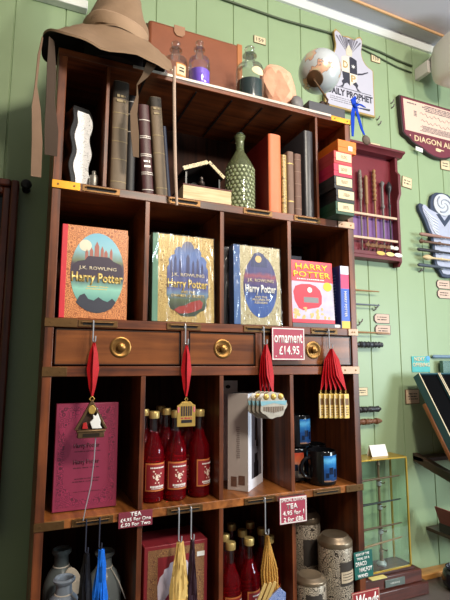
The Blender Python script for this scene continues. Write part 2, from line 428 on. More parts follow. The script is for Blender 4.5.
# ------------------------------------------------------------ hat on top of the cabinet
FELT = plain('brown_felt', (136, 110, 86), 0.9, 0, 0.14, 26, bump=0.5)
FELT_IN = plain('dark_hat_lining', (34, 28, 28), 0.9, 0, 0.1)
hat = thing('wizard_hat', 'crumpled brown felt pointed hat with wide drooping brim on cabinet top', 'hat', (0.155, 0.065, 2.457))
def brim_pt(a, t):
    """a: angle, t: 0 at crown .. 1 at lip"""
    ca, sa = math.cos(a), math.sin(a)
    sq = lambda c: math.copysign(abs(c)**0.68, c)
    k = t**0.8
    ex, ey = ca*(1-k)+sq(ca)*k, sa*(1-k)+sq(sa)*k
    rx = 0.085 + ((0.155+0.020*max(0, -sa) if ca > 0 else 0.200)-0.085)*t
    ry = 0.085 + ((0.172 if sa < 0 else 0.130)-0.085)*t
    x, y = rx*ex, ry*ey
    c01 = lambda v: min(1, max(0, v))
    D = c01((-0.058-y)/0.112)
    drop = 0.130*D**0.9*c01(t*4) - 0.050*D*c01((-0.06-x)/0.14) + 0.050*c01((-0.10-x)/0.10)*(1-D) + 0.030*c01((x-0.09)/0.06) + 0.012*t
    wave = (0.007*math.sin(19*x+1.2) + 0.004*math.sin(52*x))*t*c01((-0.05-y)/0.08)
    return Vector((x, y, 0.100 - drop + wave))
mb = MB(); NA, NT = 72, 9
rings = []
for t in range(NT+1):
    rings.append([mb.bm.verts.new(brim_pt(2*PI*i/NA, t/NT)) for i in range(NA)])
lip = [mb.bm.verts.new(brim_pt(2*PI*i/NA, 1)+Vector((0, 0, -0.007))) for i in range(NA)]
rings.append(lip)
for a, b in zip(rings, rings[1:]):
    for i in range(NA): mb.bm.faces.new((a[i], a[(i+1) % NA], b[(i+1) % NA], b[i]))
link('brim', mb, FELT, hat)
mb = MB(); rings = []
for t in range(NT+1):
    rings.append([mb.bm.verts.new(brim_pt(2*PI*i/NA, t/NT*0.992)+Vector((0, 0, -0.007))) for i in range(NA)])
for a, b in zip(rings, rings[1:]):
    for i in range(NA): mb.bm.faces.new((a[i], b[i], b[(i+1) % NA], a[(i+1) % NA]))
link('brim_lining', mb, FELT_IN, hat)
mb = MB(); rings = []
levels = [(0.086, 0.090, 0.001, 0), (0.10, 0.090, 0.002, 0), (0.125, 0.092, 0.004, 0), (0.15, 0.088, 0.006, 0), (0.185, 0.078, 0.010, 0.004), (0.22, 0.069, 0.014, 0.008), (0.245, 0.064, 0.018, 0.01), (0.255, 0.058, 0.022, 0.012),
          (0.285, 0.050, 0.020, 0.02), (0.33, 0.042, 0.012, 0.03), (0.36, 0.037, 0.022, 0.03), (0.41, 0.026, 0.045, 0.02), (0.45, 0.014, 0.075, 0.01), (0.465, 0.004, 0.095, 0.0)]
for k, (z, r, ox, oy) in enumerate(levels):
    ring = []
    for i in range(40):
        a = 2*PI*i/40
        rr = r*(1+0.05*math.sin(3*a+k*0.9)+0.035*math.sin(6*a-k*1.3))
        ring.append(mb.bm.verts.new((ox+rr*math.cos(a), oy+rr*math.sin(a)*(1.0 if k < 4 else 0.92), z+0.008*math.sin(2*a+k)*(0 if k < 2 else 1))))
    rings.append(ring)
for a, b in zip(rings, rings[1:]):
    for i in range(40): mb.bm.faces.new((a[i], a[(i+1) % 40], b[(i+1) % 40], b[i]))
mb.bm.faces.new(rings[-1])
link('inner_band', MB().lathe([(0.083, 0.003), (0.085, 0.003), (0.087, 0.094), (0.083, 0.094)], seg=36), FELT_IN, hat)
link('crown', mb, FELT, hat)
mb = MB(); ring0 = []
for z, d in ((0.094, 0.0935), (0.103, 0.097), (0.128, 0.098), (0.135, 0.0935)):
    ring0.append([mb.bm.verts.new((0.004+d*math.cos(2*PI*i/40)*(1+0.03*math.sin(3*2*PI*i/40)), d*math.sin(2*PI*i/40)*1.02, z+0.012*math.sin(2*PI*i/40*2+0.8))) for i in range(40)])
for a, b in zip(ring0, ring0[1:]):
    for i in range(40): mb.bm.faces.new((a[i], a[(i+1) % 40], b[(i+1) % 40], b[i]))
link('hat_band', mb, plain('hat_band_felt', (158, 130, 104), 0.85, 0, 0.1, 26, bump=0.4), hat)
TIE = plain('brown_tie_cloth', (118, 92, 72), 0.85, 0, 0.12, 40)
TIED = plain('dark_brown_tie_cloth', (64, 48, 36), 0.85, 0, 0.12, 40)
def tie(pts, ws, m, tw=None): link('tie', MB().strip(pts, ws, 0.0016, tw), m, hat, w=True)
tie([(-0.044, -0.050, 2.440), (-0.050, -0.045, 2.39), (-0.053, -0.04, 2.31), (-0.049, -0.04, 2.25), (-0.042, -0.04, 2.16), (-0.040, -0.04, 2.068)], [0.006, 0.010, 0.008, 0.022, 0.025, 0.024], TIE, [1.2, 1.0, 0.9, 0.3, 0.1, 0.0])
tie([(-0.022, -0.045, 2.445), (-0.018, -0.035, 2.37), (-0.016, -0.035, 2.28), (-0.010, -0.035, 2.20), (-0.008, -0.035, 2.132)], [0.02, 0.026, 0.024, 0.034, 0.030], TIED, [0.8, 0.5, 0.4, 0.1, 0])
tie([(0.236, -0.075, 2.425), (0.222, -0.06, 2.395), (0.203, -0.05, 2.37), (0.206, -0.045, 2.34), (0.198, -0.04, 2.29), (0.203, -0.04, 2.23), (0.208, -0.04, 2.165)], [0.03, 0.018, 0.006, 0.010, 0.022, 0.024, 0.016], plain('tan_tie_cloth', (100, 78, 58), 0.85, 0, 0.12, 40), [0.2, 0.4, 1.2, 0.8, 0.3, 0.2, 0.0])
link('cord', MB().tube([(0.302, -0.075, 2.435), (0.306, -0.06, 2.38), (0.312, -0.05, 2.28), (0.318, -0.045, 2.15), (0.326, -0.04, 2.045)], [0.0045, 0.005, 0.0048, 0.0052, 0.004], 8), plain('pale_pink_cord', (186, 160, 142), 0.8, 0, 0.1), hat, w=True)

# ------------------------------------------------------------ the rest of the cabinet top
LEATHER = plain('tan_brown_leather', (132, 74, 46), 0.42, 0, 0.16, 18, bump=0.15)
LEATHERD = plain('dark_leather', (74, 42, 28), 0.5, 0, 0.15)
sc_ = thing('suitcase', 'scuffed brown leather suitcase leaning at the back of cabinet top', 'suitcase', (0.46, 0.235, 2.4575), (0.0, 0, 0))
link('case_body', MB().box(-0.175, 0.175, -0.045, 0.045, 0.0, 0.318), LEATHER, sc_, bevel=0.012)
link('lid_seam', MB().box(-0.1765, 0.1765, -0.018, -0.013, 0.002, 0.3195).box(-0.1762, 0.1762, 0.012, 0.016, 0.002, 0.3192), LEATHERD, sc_)
link('edge_binding', MB().box(0.157, 0.1775, -0.0475, -0.040, 0.002, 0.318), plain('worn_leather_edge', (168, 104, 58), 0.5, 0, 0.15), sc_, bevel=0.002)
link('handle', MB().tube([(-0.06, 0, 0.317), (-0.055, 0, 0.332), (-0.03, 0, 0.338), (0.03, 0, 0.338), (0.055, 0, 0.332), (0.06, 0, 0.317)], 0.007, 8), LEATHERD, sc_)
link('strap_flap', MB().prism([(-0.085, 0.319), (-0.045, 0.319), (-0.045, 0.292), (-0.055, 0.280), (-0.075, 0.280), (-0.085, 0.292)], -0.0495, -0.0455), plain('pale_leather_flap', (156, 116, 88), 0.55, 0, 0.1), sc_, bevel=0.001)
link('clasp', MB().box(0.172, 0.183, -0.022, -0.004, 0.225, 0.305), BLACK, sc_, bevel=0.002)

CLEAR = glass('clear_bottle_glass', (0.97, 0.98, 0.97), 0.11)
def chem_bottle(label, loc, r, h, liquid=None, fill=0.0, sticker=None, name='glass_bottle'):
    t = thing(name, label, 'bottle', (loc[0], loc[1], loc[2]+0.0005))
    nz = h*0.66
    prof = [(0.0, 0.001), (r*0.9, 0.001), (r, 0.006), (r, nz*0.86), (r*0.92, nz*0.94), (r*0.62, nz), (r*0.36, nz*1.03), (r*0.34, h*0.80), (r*0.52, h*0.815), (r*0.5, h*0.835), (r*0.30, h*0.84)]
    link('vessel', MB().lathe(prof, seg=32), CLEAR, t)
    st = [(0.0, h*0.80), (r*0.28, h*0.80), (r*0.28, h*0.85), (r*0.15, h*0.87), (r*0.36, h*0.92), (r*0.38, h*0.95), (r*0.2, h*0.985), (0, h)]
    link('stopper', MB().lathe(st, seg=20), CLEAR, t)
    if liquid:
        link('liquid', MB().lathe([(0, 0.003), (r*0.93, 0.004), (r*0.95, 0.008), (r*0.95, fill), (0, fill)], seg=28), liquid, t)
    if sticker: sticker(t)
    return t
PURPLE = plain('violet_liquid', (128, 92, 220), 0.3, 0, 0.06)
GREENL = plain('dark_green_liquid', (16, 46, 44), 0.15, 0, 0.1)
def stk1(t):
    a = -PI/2 - 0.1
    o = link('sticker', MB().patch(0.0405, a-0.15, a+0.75, 0.040, 0.084), plain('orange_border', (206, 140, 74), 0.6), t)
    link('sticker_paper', MB().patch(0.0412, a-0.08, a+0.68, 0.045, 0.079), PAPER, o)
    link('print', MB().patch(0.0419, a+0.1, a+0.5, 0.055, 0.060).patch(0.0419, a+0.1, a+0.5, 0.066, 0.070), INK, o)
chem_bottle('empty clear stoppered bottle with cream and orange label beside the hat', (0.3545, 0.092, 2.457), 0.040, 0.185, None, 0, stk1)
chem_bottle('clear stoppered bottle half full of bright violet liquid', (0.424, 0.060, 2.457), 0.035, 0.186, PURPLE, 0.072)
def stk2(t):
    a = -PI/2
    mbx = MB(); rows = []
    for i in range(14):
        q = i/13; ang = a + 0.18 + (q-0.5)*1.0; hh = 0.014*math.sqrt(max(0.02, 1-(2*q-1)**2))
        rows.append([mbx.bm.verts.new((0.0485*math.cos(ang), 0.0485*math.sin(ang), 0.098+s*hh)) for s in (-1, 1)])
    for p, q in zip(rows, rows[1:]): mbx.bm.faces.new((p[0], q[0], q[1], p[1]))
    link('sticker', mbx, PAPER, t)
chem_bottle('clear stoppered bottle with dark green liquid and oval cream label', (0.602, 0.055, 2.457), 0.047, 0.215, GREENL, 0.075, stk2)

# orange salt crystal
mb = MB(); rnd = random.Random(4)
bmesh.ops.create_icosphere(mb.bm, subdivisions=3, radius=1)
dirs = [Vector((rnd.uniform(-1, 1), rnd.uniform(-1, 1), rnd.uniform(-0.7, 1))).normalized() for _ in range(16)]
offs = [rnd.uniform(0.78, 1.0) for _ in dirs]
for v in mb.bm.verts:
    d = v.co.normalized(); k = 1.25
    for n, o_ in zip(dirs, offs):
        c = d.dot(n)
        if c > 0.05: k = min(k, o_/c)
    k *= 1 + rnd.uniform(-0.012, 0.012)
    v.co = Vector((d.x*k*0.064, d.y*k*0.055, d.z*k*0.085))
zmin = min(v.co.z for v in mb.bm.verts)
for v in mb.bm.verts: v.co.z = max(v.co.z - zmin - 0.012, 0)
tag(link('salt_crystal', mb, plain('orange_rock_salt', (230, 170, 140), 0.5, 0, 0.28, 34, bump=0.6), loc=(0.722, 0.068, 2.4575), smooth=False), 'rough lump of orange pink rock salt beside the globe', 'rock')
mb = MB().ball((0, 0, 0.027), 0.030, 20, 0.8, 0.5, 0.9)
tag(link('pebble', mb, plain('grey_stone', (112, 108, 108), 0.45, 0, 0.3, 60), loc=(0.764, 0.022, 2.4575)), 'small round grey stone beside the orange rock salt', 'stone')
# slate coloured slab under the globe
sl = tag(link('slate_slab', MB().box(0.800, 0.950, 0.004, 0.20, 2.4575, 2.496), plain('slate_grey_slab', (66, 66, 72), 0.45, 0, 0.12, 30), bevel=0.002), 'dark grey slab under the globe at the cabinet top corner', 'slab')
# globe
gl_ = thing('globe', 'small silvery grey world globe on dark stand above the cabinet corner', 'globe', (0.918, 0.095, 2.4965))
GM, nt, b = _new('globe_map'); MATS['globe_map'] = GM
N, L = nt.nodes, nt.links
tc = N.new('ShaderNodeTexCoord'); no = N.new('ShaderNodeTexNoise'); no.inputs['Scale'].default_value = 13; no.inputs['Detail'].default_value = 6
L.new(tc.outputs['Object'], no.inputs['Vector'])
r = N.new('ShaderNodeValToRGB'); cr = r.color_ramp; cr.elements[0].position = 0.525; cr.elements[0].color = srgb(196, 202, 206)
cr.elements[1].position = 0.54; cr.elements[1].color = srgb(120, 96, 84)
e = cr.elements.new(0.55); e.color = srgb(222, 168, 140); e = cr.elements.new(0.66); e.color = srgb(206, 198, 160)
L.new(no.outputs['Fac'], r.inputs['Fac']); L.new(r.outputs['Color'], b.inputs['Base Color'])
b.inputs['Roughness'].default_value = 0.3; b.inputs['Metallic'].default_value = 0.15; b.inputs['Coat Weight'].default_value = 0.4
GC = Vector((-0.006, 0, 0.188)); ax = Vector((-0.56, -0.37, -0.75)).normalized()
link('sphere', MB().ball(tuple(GC), 0.079, 40), GM, gl_)
RA = ax.to_track_quat('Z', 'Y').to_matrix()
link('pole_cap', MB().lathe([(0.031, 0.0725), (0.029, 0.0770), (0.016, 0.0800), (0.004, 0.0815), (0.004, 0.088), (0, 0.089)], GC, 24, RA), plain('dark_bronze_cap', (98, 74, 52), 0.4, 0.4), gl_)
pts = []
perp = ax.cross(Vector((1, 0.2, 0))).normalized()
end = GC + ax*0.086
link('stand_arm', MB().tube([end, end+Vector((0.012, 0.0, -0.012)), Vector((0.004, -0.03, 0.062)), Vector((0.006, -0.008, 0.020))], 0.0035, 8), plain('dark_bronze_cap', (98, 74, 52)), gl_)
link('stand_base', MB().box(-0.040, 0.038, -0.045, 0.045, 0.0, 0.012).box(-0.018, 0.020, -0.02, 0.02, 0.012, 0.060), plain('dark_wood_base', (56, 34, 24), 0.4), gl_, bevel=0.003)
# blue bow with medal hanging at the cabinet corner
BLUE = plain('royal_blue_ribbon', (8, 56, 170), 0.7, 0, 0.2, 60, spec=0.2)
bw = thing('ribbon_medal', 'bronze medal on a royal blue ribbon bow at the cabinet corner', 'medal', (0.985, -0.006, 2.51))
mb = MB()
for pts, ws in (([(0, 0, 0), (-0.006, 0, 0.022), (0.002, -0.003, 0.036)], [0.02, 0.022, 0.006]), ([(0, 0, 0), (0.018, 0, 0.014), (0.042, -0.003, 0.004)], [0.012, 0.026, 0.01]), ([(0, 0, 0), (0.014, -0.004, -0.006), (0.034, -0.004, -0.004)], [0.014, 0.02, 0.008])):
    mb.strip(pts, ws, 0.003)
mb.ball((0, -0.001, 0), 0.009, 12)
link('bow', mb, BLUE, bw)
link('ribbon_tail', MB().strip([(-0.004, 0, -0.004), (-0.010, 0, -0.03), (-0.012, 0, -0.07), (-0.014, 0, -0.115)], [0.012, 0.016, 0.014, 0.008], 0.002), BLUE, bw)
link('ribbon_tail', MB().strip([(0.004, -0.001, -0.004), (0.014, -0.001, -0.04), (0.026, -0.001, -0.08), (0.036, -0.001, -0.100)], [0.012, 0.012, 0.011, 0.008], 0.002), BLUE, bw)
link('wire_spray', MB().tube([(0.004, -0.002, 0.006), (0.016, -0.004, 0.03)], 0.0008, 5).tube([(0.004, -0.002, 0.006), (0.024, -0.004, 0.026)], 0.0008, 5), BLACK, bw)
link('stem', MB().tube([(0.02, -0.003, -0.004), (0.062, -0.004, -0.003)], [0.002, 0.004], 6), BLACK, bw)
RX = Matrix.Rotation(PI/2, 3, 'X')
link('medal_disc', MB().lathe([(0.0, -0.002), (0.017, -0.002), (0.018, 0.0), (0.016, 0.002), (0.013, 0.001), (0, 0.0015)], (0.044, -0.001, -0.118), 24, RX), plain('dark_bronze', (74, 58, 44), 0.45, 0.2), bw)

# ------------------------------------------------------------ first row: old books, mirror, bottle
S2, S3, S4, S5 = 2.0845, 1.7225, 1.233, 0.8555
# wavy silver tablet
def wavy(w, h, amp, inset=0.0):
    n = 40; L_, R_ = [], []
    for i in range(n+1):
        t = i/n; z = inset + t*(h-2*inset)
        o_ = amp*math.sin(t*PI*5.2+0.3)
        e_ = 1 - 0.25*max(0, (t-0.9)/0.1)**2
        L_.append((-(w/2-inset)*e_+o_, z)); R_.append(((w/2-inset)*e_+o_, z))
    return L_ + R_[::-1]
wm = thing('wavy_mirror', 'wavy edged silver tablet in a glossy black frame', 'mirror', (0.0715, 0.070, S2), (0, 0, 0.30))
link('frame', MB().prism([(x-0.005, z) for x, z in wavy(0.060, 0.242, 0.004)], -0.018, 0.035), plain('gloss_black_frame', (18, 17, 18), 0.18, 0, 0.3), wm, bevel=0.002)
ENG, nt, b = _new('engraved_silver'); MATS['engraved_silver'] = ENG
N, L = nt.nodes, nt.links
tc = N.new('ShaderNodeTexCoord'); no = N.new('ShaderNodeTexNoise'); no.inputs['Scale'].default_value = 55; no.inputs['Distortion'].default_value = 2.2
L.new(tc.outputs['Object'], no.inputs['Vector'])
r = N.new('ShaderNodeValToRGB'); r.color_ramp.elements[0].position = 0.46; r.color_ramp.elements[0].color = srgb(240, 240, 240)
r.color_ramp.elements[1].position = 0.505; r.color_ramp.elements[1].color = srgb(240, 240, 240)
e = r.color_ramp.elements.new(0.482); e.color = srgb(122, 124, 126)
L.new(no.outputs['Fac'], r.inputs['Fac']); L.new(r.outputs['Color'], b.inputs['Base Color']); b.inputs['Roughness'].default_value = 0.3
link('silver_face', MB().prism(wavy(0.054, 0.232, 0.004, 0.005), -0.021, -0.017), ENG, wm, bevel=0.001)
tag(link('silver_vial', MB().lathe([(0, 0), (0.011, 0), (0.0125, 0.003), (0.0125, 0.034), (0.011, 0.042), (0.005, 0.046), (0.005, 0.052), (0.006, 0.053), (0.005, 0.056), (0, 0.057)], seg=20), plain('brushed_grey_metal', (158, 154, 146), 0.4, 0.5), loc=(0.1095, 0.045, S2)),
    'tiny grey metal vial beside the wavy silver tablet', 'vial')

def old_book(label, x, w, h, depth, cover, y0=0.01, lean=0.0, z=S2, bands_=None, top=None, letters=0, ink=None, name='antique_book', group=None, zoff=0.0):
    """book standing spine outwards; its base centre is the thing's origin"""
    t = thing(name, label, 'book', (x, y0, z+zoff), (0, lean, 0), group)
    th = 0.0028
    mb = MB()
    n = 8; outer = []; inner = []
    for i in range(n+1):
        a = PI*i/n
        outer.append((-w/2*math.cos(a), -0.006*math.sin(a)+0.006)); inner.append((-(w/2-th)*math.cos(a), -(0.006-th)*math.sin(a)+0.006))
    prof = [(-w/2, depth)] + outer + [(w/2, depth), (w/2-th, depth)] + inner[::-1] + [(-w/2+th, depth)]
    mb.prism(prof, 0, h, plane='xy')
    c = link('cover', mb, cover, t, bevel=0)
    link('page_block', MB().box(-w/2+th, w/2-th, 0.006, depth-0.004, 0.003, h-0.004), PAPER, t)
    if bands_:
        mbb = MB()
        for q in bands_:
            k = []
            for i in range(n+1):
                a = PI*(0.04+0.92*i/n); k.append((-(w/2+0.0006)*math.cos(a), -0.0068*math.sin(a)+0.006))
            k2 = [(x_*0.9, y_+0.0016) for x_, y_ in k]
            mbb.prism(k+k2[::-1], q*h, q*h+0.0022, plane='xy')
        link('gilt_lines', mbb, ink or GOLDINK, t, smooth=False)
    if top:
        k = [( -(w/2+0.0005)*math.cos(PI*i/n), -0.0066*math.sin(PI*i/n)+0.006) for i in range(n+1)]; k2 = [(x_*0.92, y_+0.0012) for x_, y_ in k]
        link('worn_patch', MB().prism(k+k2[::-1], h*top[0], h*top[1], plane='xy'), top[2], t)
    if letters:
        printed(t, ink or GOLDINK, -w*0.3, w*0.3, h*letters, h*letters+0.03, -0.0006, 2, 'title_print', seed=int(x*997), fill=0.45, th=0.0012)
    return t
FGILT = plain('faded_gilt', (150, 130, 92), 0.5)
TANB = plain('tan_calf_spine', (112, 95, 76), 0.6, 0, 0.2, 26)
TANB2 = plain('tan_buckram', (116, 97, 76), 0.6, 0, 0.2, 26)
BLKB = plain('black_cloth_cover', (28, 26, 28), 0.5, 0, 0.2)
MARB = plain('maroon_leather_cover', (74, 40, 42), 0.45, 0, 0.18)
SILV = plain('silver_tooling', (206, 198, 190), 0.45, 0.2)
old_book('thick tan calf book with dark top standing upright beside thin partition', 0.1735, 0.044, 0.330, 0.20, TANB, 0.02, 0, bands_=(0.08, 0.28, 0.44, 0.56, 0.70), ink=FGILT, top=(0.84, 0.995, plain('dark_spine_leather', (52, 44, 36), 0.6)), letters=0.79)
old_book('black cloth book squeezed between the thick tan book and the maroon one', 0.2095, 0.025, 0.300, 0.19, BLKB, 0.03, 0, bands_=(0.62, 0.80, 0.93), ink=SILV, letters=0.72)
old_book('maroon leather book with silver tooling leaning under the hanging brown tie', 0.2595, 0.033, 0.272, 0.18, MARB, 0.018, -0.075, bands_=(0.05, 0.22, 0.24, 0.42, 0.44, 0.62, 0.64, 0.82), ink=SILV, letters=0.28, zoff=0.0015)
old_book('thick tan buckram book leaning left, its spine title dark with age', 0.2985, 0.034, 0.300, 0.19, TANB2, 0.012, -0.088, bands_=(0.07, 0.42, 0.60), ink=FGILT, top=(0.90, 0.995, plain('dark_spine_leather', (52, 44, 36), 0.6)), letters=0.80, zoff=0.0026)
old_book('slim navy book leaning behind the tan buckram book', 0.3245, 0.013, 0.225, 0.15, plain('navy_cloth_cover', (30, 36, 56), 0.55, 0, 0.15), 0.03, -0.088, zoff=0.001)

# book lying flat with the little house on it
fb = thing('antique_book', 'old book lying flat with cream page edges outward under the small house', 'book', (0.438, 0.012, S2))
link('cover', MB().box(-0.079, 0.079, -0.002, 0.16, 0.0, 0.004).box(-0.079, 0.079, -0.002, 0.16, 0.046, 0.050).box(-0.079, 0.079, 0.156, 0.16, 0.004, 0.046), plain('dark_red_cover', (92, 34, 30), 0.5, 0, 0.15), fb, bevel=0.001)
link('page_block', MB().box(-0.077, 0.077, 0.0, 0.156, 0.004, 0.046), wood('page_edges', (200, 172, 128), (232, 212, 172), 'x', 0.8, 3), fb)
hs = thing('miniature_house', 'small dark open-fronted model house with cream patterned gable edge', 'ornament', (0.444, 0.055, S2+0.0505))
link('wall', MB().box(-0.063, -0.058, 0.0, 0.085, 0, 0.058), BLACK, hs)
link('wall', MB().box(0.047, 0.052, 0.0, 0.085, 0, 0.048), BLACK, hs)
link('wall', MB().prism([(-0.058, 0), (0.047, 0), (0.047, 0.05), (0.006, 0.09), (-0.058, 0.06)], 0.078, 0.083), BLACK, hs)
def slab(p, q, t): 
    d = Vector((q[0]-p[0], q[1]-p[1])); n = Vector((-d.y, d.x)).normalized()*t
    return [p, q, (q[0]+n.x, q[1]+n.y), (p[0]+n.x, p[1]+n.y)]
FRET = filigree('cream_fret_pattern', (222, 200, 146), (92, 74, 46), 190, 0.2)
rl = link('roof', MB().prism(slab((-0.070, 0.055), (0.008, 0.088), 0.005), -0.008, 0.085).prism(slab((0.006, 0.090), (0.058, 0.046), 0.005), -0.008, 0.085), plain('dark_roof', (44, 36, 32), 0.5), hs)
link('gable_edge', MB().prism(slab((-0.071, 0.055), (0.008, 0.088), 0.012), -0.011, -0.0085), FRET, hs)
link('gable_edge', MB().prism(slab((0.006, 0.092), (0.059, 0.047), 0.010), -0.011, -0.0085), FRET, hs)
fg = MB().lathe([(0, 0), (0.017, 0), (0.018, 0.004), (0.009, 0.012), (0.007, 0.022), (0.012, 0.03), (0.011, 0.037), (0.005, 0.041), (0.007, 0.047), (0.006, 0.053), (0, 0.056)], seg=18)
tag(link('metal_figurine', fg, plain('gunmetal', (74, 66, 62), 0.32, 0.7), loc=(0.440, 0.075, S2+0.0505)), 'small gunmetal figurine standing inside the model house', 'figurine')

# green hobnail bottle
gb = thing('hobnail_bottle', 'pale green hobnail glass bottle beside the tall red book', 'bottle', (0.574, 0.075, S2))
GG = plain('pale_green_glass', (178, 188, 142), 0.05, 0, 0.08, trans=0.8, ior=1.4)
R0 = 0.047
link('vessel', MB().lathe([(0, 0.002), (R0*0.9, 0.0), (R0, 0.006), (R0, 0.150), (R0*0.97, 0.158), (R0*0.70, 0.182), (R0*0.42, 0.204), (0.015, 0.212), (0.0135, 0.225), (0.014, 0.250), (0.018, 0.262), (0.0185, 0.267), (0.010, 0.266), (0.010, 0.22), (0, 0.215)], seg=32), GG, gb)
mb = MB()
for i in range(11):
    for k in range(20):
        a = 2*PI*(k+0.5*(i % 2))/20; z = 0.014 + i*0.0132
        bmesh.ops.create_icosphere(mb.bm, subdivisions=1, radius=1, matrix=Matrix.Translation((R0*math.cos(a), R0*math.sin(a), z)) @ Matrix.Rotation(a, 4, 'Z') @ Matrix.Diagonal((0.0032, 0.0056, 0.0056, 1)))
link('hobnails', mb, plain('pale_green_knobs', (196, 204, 164), 0.06, 0, 0.05, trans=0.4), gb)
link('neck_stopper', MB().lathe([(0, 0.235), (0.0098, 0.235), (0.0098, 0.270), (0.013, 0.271), (0.013, 0.276), (0, 0.279)], seg=16), plain('dark_glass_stopper', (58, 66, 54), 0.1), gb)

old_book('tall red book with an orange red spine next to the green bottle', 0.668, 0.044, 0.262, 0.18, plain('deep_red_cloth', (136, 30, 30), 0.45, 0, 0.1), 0.006, 0, top=(0.001, 0.998, plain('faded_orange_spine', (226, 118, 76), 0.5, 0, 0.1)))
old_book('slim gilt patterned book beside the tall red book', 0.7025, 0.018, 0.198, 0.15, filigree('gilt_book_cloth', (196, 168, 104), (120, 92, 50), 160, 0.2), 0.006, 0)
old_book('worn grey brown book, taller of the worn pair', 0.7265, 0.024, 0.214, 0.15, plain('worn_grey_brown', (122, 96, 82), 0.65, 0, 0.25, 40), 0.006, 0, bands_=(0.2, 0.8))
old_book('worn grey brown book with ribbed spine next to the big black one', 0.7545, 0.026, 0.211, 0.15, plain('worn_reddish_brown', (112, 82, 70), 0.65, 0, 0.3, 40), 0.006, 0, bands_=(0.1, 0.3, 0.5, 0.7, 0.9), ink=plain('worn_ribs', (140, 112, 94), 0.6))
old_book('big black leather book against the thin partition by coloured boxes', 0.7975, 0.036, 0.300, 0.19, plain('black_leather_cover', (52, 50, 54), 0.35, 0, 0.2, 60, bump=0.2), 0.006, 0)

# the six wand boxes
BXS = [('green', (34, 74, 54), 0.850, 'dark green wand box at the bottom of the box stack'),
       ('black', (30, 28, 32), 0.853, 'black wand box directly on the green one'),
       ('charcoal', (44, 42, 44), 0.847, 'charcoal wand box under the two red ones'),
       ('crimson', (188, 38, 74), 0.847, 'crimson wand box with a wide cream label, fourth of the stack'),
       ('brick_red', (176, 60, 62), 0.848, 'brick red wand box right under the orange one'),
       ('orange', (226, 116, 30), 0.866, 'bright orange wand box topping the stack')]
for i, (nm, rgb, x0, lab) in enumerate(BXS):
    z = S2 + i*0.0424 + 0.0003*i
    t = thing('wand_box', lab, 'box', (min(x0+0.037, 0.9035), -0.06, z), (0, 0, (0, 0.004, 0.01, 0.0, 0.02, 0.0)[i]), 'wand boxes stacked at the cabinet side')
    m = plain('box_paper_'+nm, rgb, 0.5, 0, 0.08)
    link('box_base', MB().box(-0.0365, 0.0365, 0.001, 0.329, 0.0, 0.018), m, t, bevel=0.001)
    link('box_lid', MB().box(-0.037, 0.037, 0.0, 0.33, 0.017, 0.0422), m, t, bevel=0.001)
    if i < 5:
        lb = link('end_label', MB().box(-0.029 if i != 3 else -0.018, 0.033, -0.0008, 0.0, 0.010, 0.038), CREAMTAG, t)
        printed(lb, INK, -0.010, 0.016, 0.018, 0.030, -0.0008, 3, seed=i+50, fill=0.4)
    else:
        link('price_sticker', MB().box(0.004, 0.020, -0.0008, 0.0, 0.008, 0.024), PAPERW, t)

# ------------------------------------------------------------ second row: the illustrated hardbacks
def hardback(name, label, x0, x1, z, h, y0, thick, cover_m, hinge_m, hinge_w, group=None, lean=-0.03, film=False):
    w = x1-x0
    t = thing(name, label, 'book', ((x0+x1)/2, y0, z+0.0003+abs(math.sin(lean))*thick), (lean, 0, 0), group)
    link('front_cover', MB().box(-w/2+hinge_w*0.4, w/2, 0.0, 0.003, 0, h), cover_m, t, bevel=0.0008)
    link('back_cover', MB().box(-w/2+hinge_w*0.4, w/2, thick-0.003, thick, 0, h), hinge_m, t, bevel=0.0008)
    link('spine', MB().box(-w/2, -w/2+0.003, 0.0, thick, 0, h).box(-w/2, -w/2+hinge_w, -0.0006, 0.0028, 0, h), hinge_m, t, bevel=0.001)
    link('page_block', MB().box(-w/2+0.003, w/2-0.003, 0.003, thick-0.003, 0.003, h-0.003), PAPER, t)
    if film:
        link('shrink_wrap', MB().box(-w/2-0.0015, w/2+0.0015, -0.0032, thick+0.001, 0.0001, h+0.0015), wrap('shrink_film'), t, smooth=False)
    return t
# first: orange cover, oval picture
XC, HW = 0.1175, 0.086
A = hardback('illustrated_hardback', 'orange scrolled hardback with red spine and oval picture of turrets', 0.032, 0.204, S3, 0.250, 0.012, 0.034,
             filigree('orange_scroll_cover', (214, 140, 84), (160, 90, 50), 150, 0.15, 0.4), plain('red_book_cloth', (206, 48, 60), 0.45), 0.014)
pic = bands('teal_picture', [(0.0, (40, 52, 64)), (0.14, (92, 150, 142)), (0.30, (140, 196, 176)), (0.40, (74, 92, 96)), (0.48, (70, 60, 76)), (0.60, (76, 64, 74)), (0.64, (110, 120, 90)), (0.78, (140, 190, 200)), (1.0, (110, 176, 200))], 0.014, 0.234, 0.4, 0.06)
y = -0.0008
o = link('cover_picture', MB().prism(oval(0.008, 0.124, 0.070, 0.109), y, 0.0), pic, A, smooth=False)
DK = plain('picture_dusk_purple', (62, 50, 66), 0.5)
TUR = plain('picture_turret_rose', (168, 104, 92), 0.5)
link('printed_moon', MB().prism(oval(-0.026, 0.196, 0.016, 0.016, 20), y-0.0003, y), plain('picture_moon', (226, 214, 190), 0.5), o, smooth=False)
tw = MB()
for bx, bw, bh in ((-0.022, 0.008, 0.028), (-0.010, 0.009, 0.034), (0.004, 0.012, 0.052), (0.018, 0.008, 0.040), (0.028, 0.009, 0.030), (0.042, 0.007, 0.036)):
    tw.prism([(bx-bw/2, 0.158), (bx+bw/2, 0.158), (bx+bw/2, 0.158+bh*0.72), (bx, 0.158+bh), (bx-bw/2, 0.158+bh*0.72)], y-0.0003, y)
link('printed_turrets', tw, TUR, o, smooth=False)
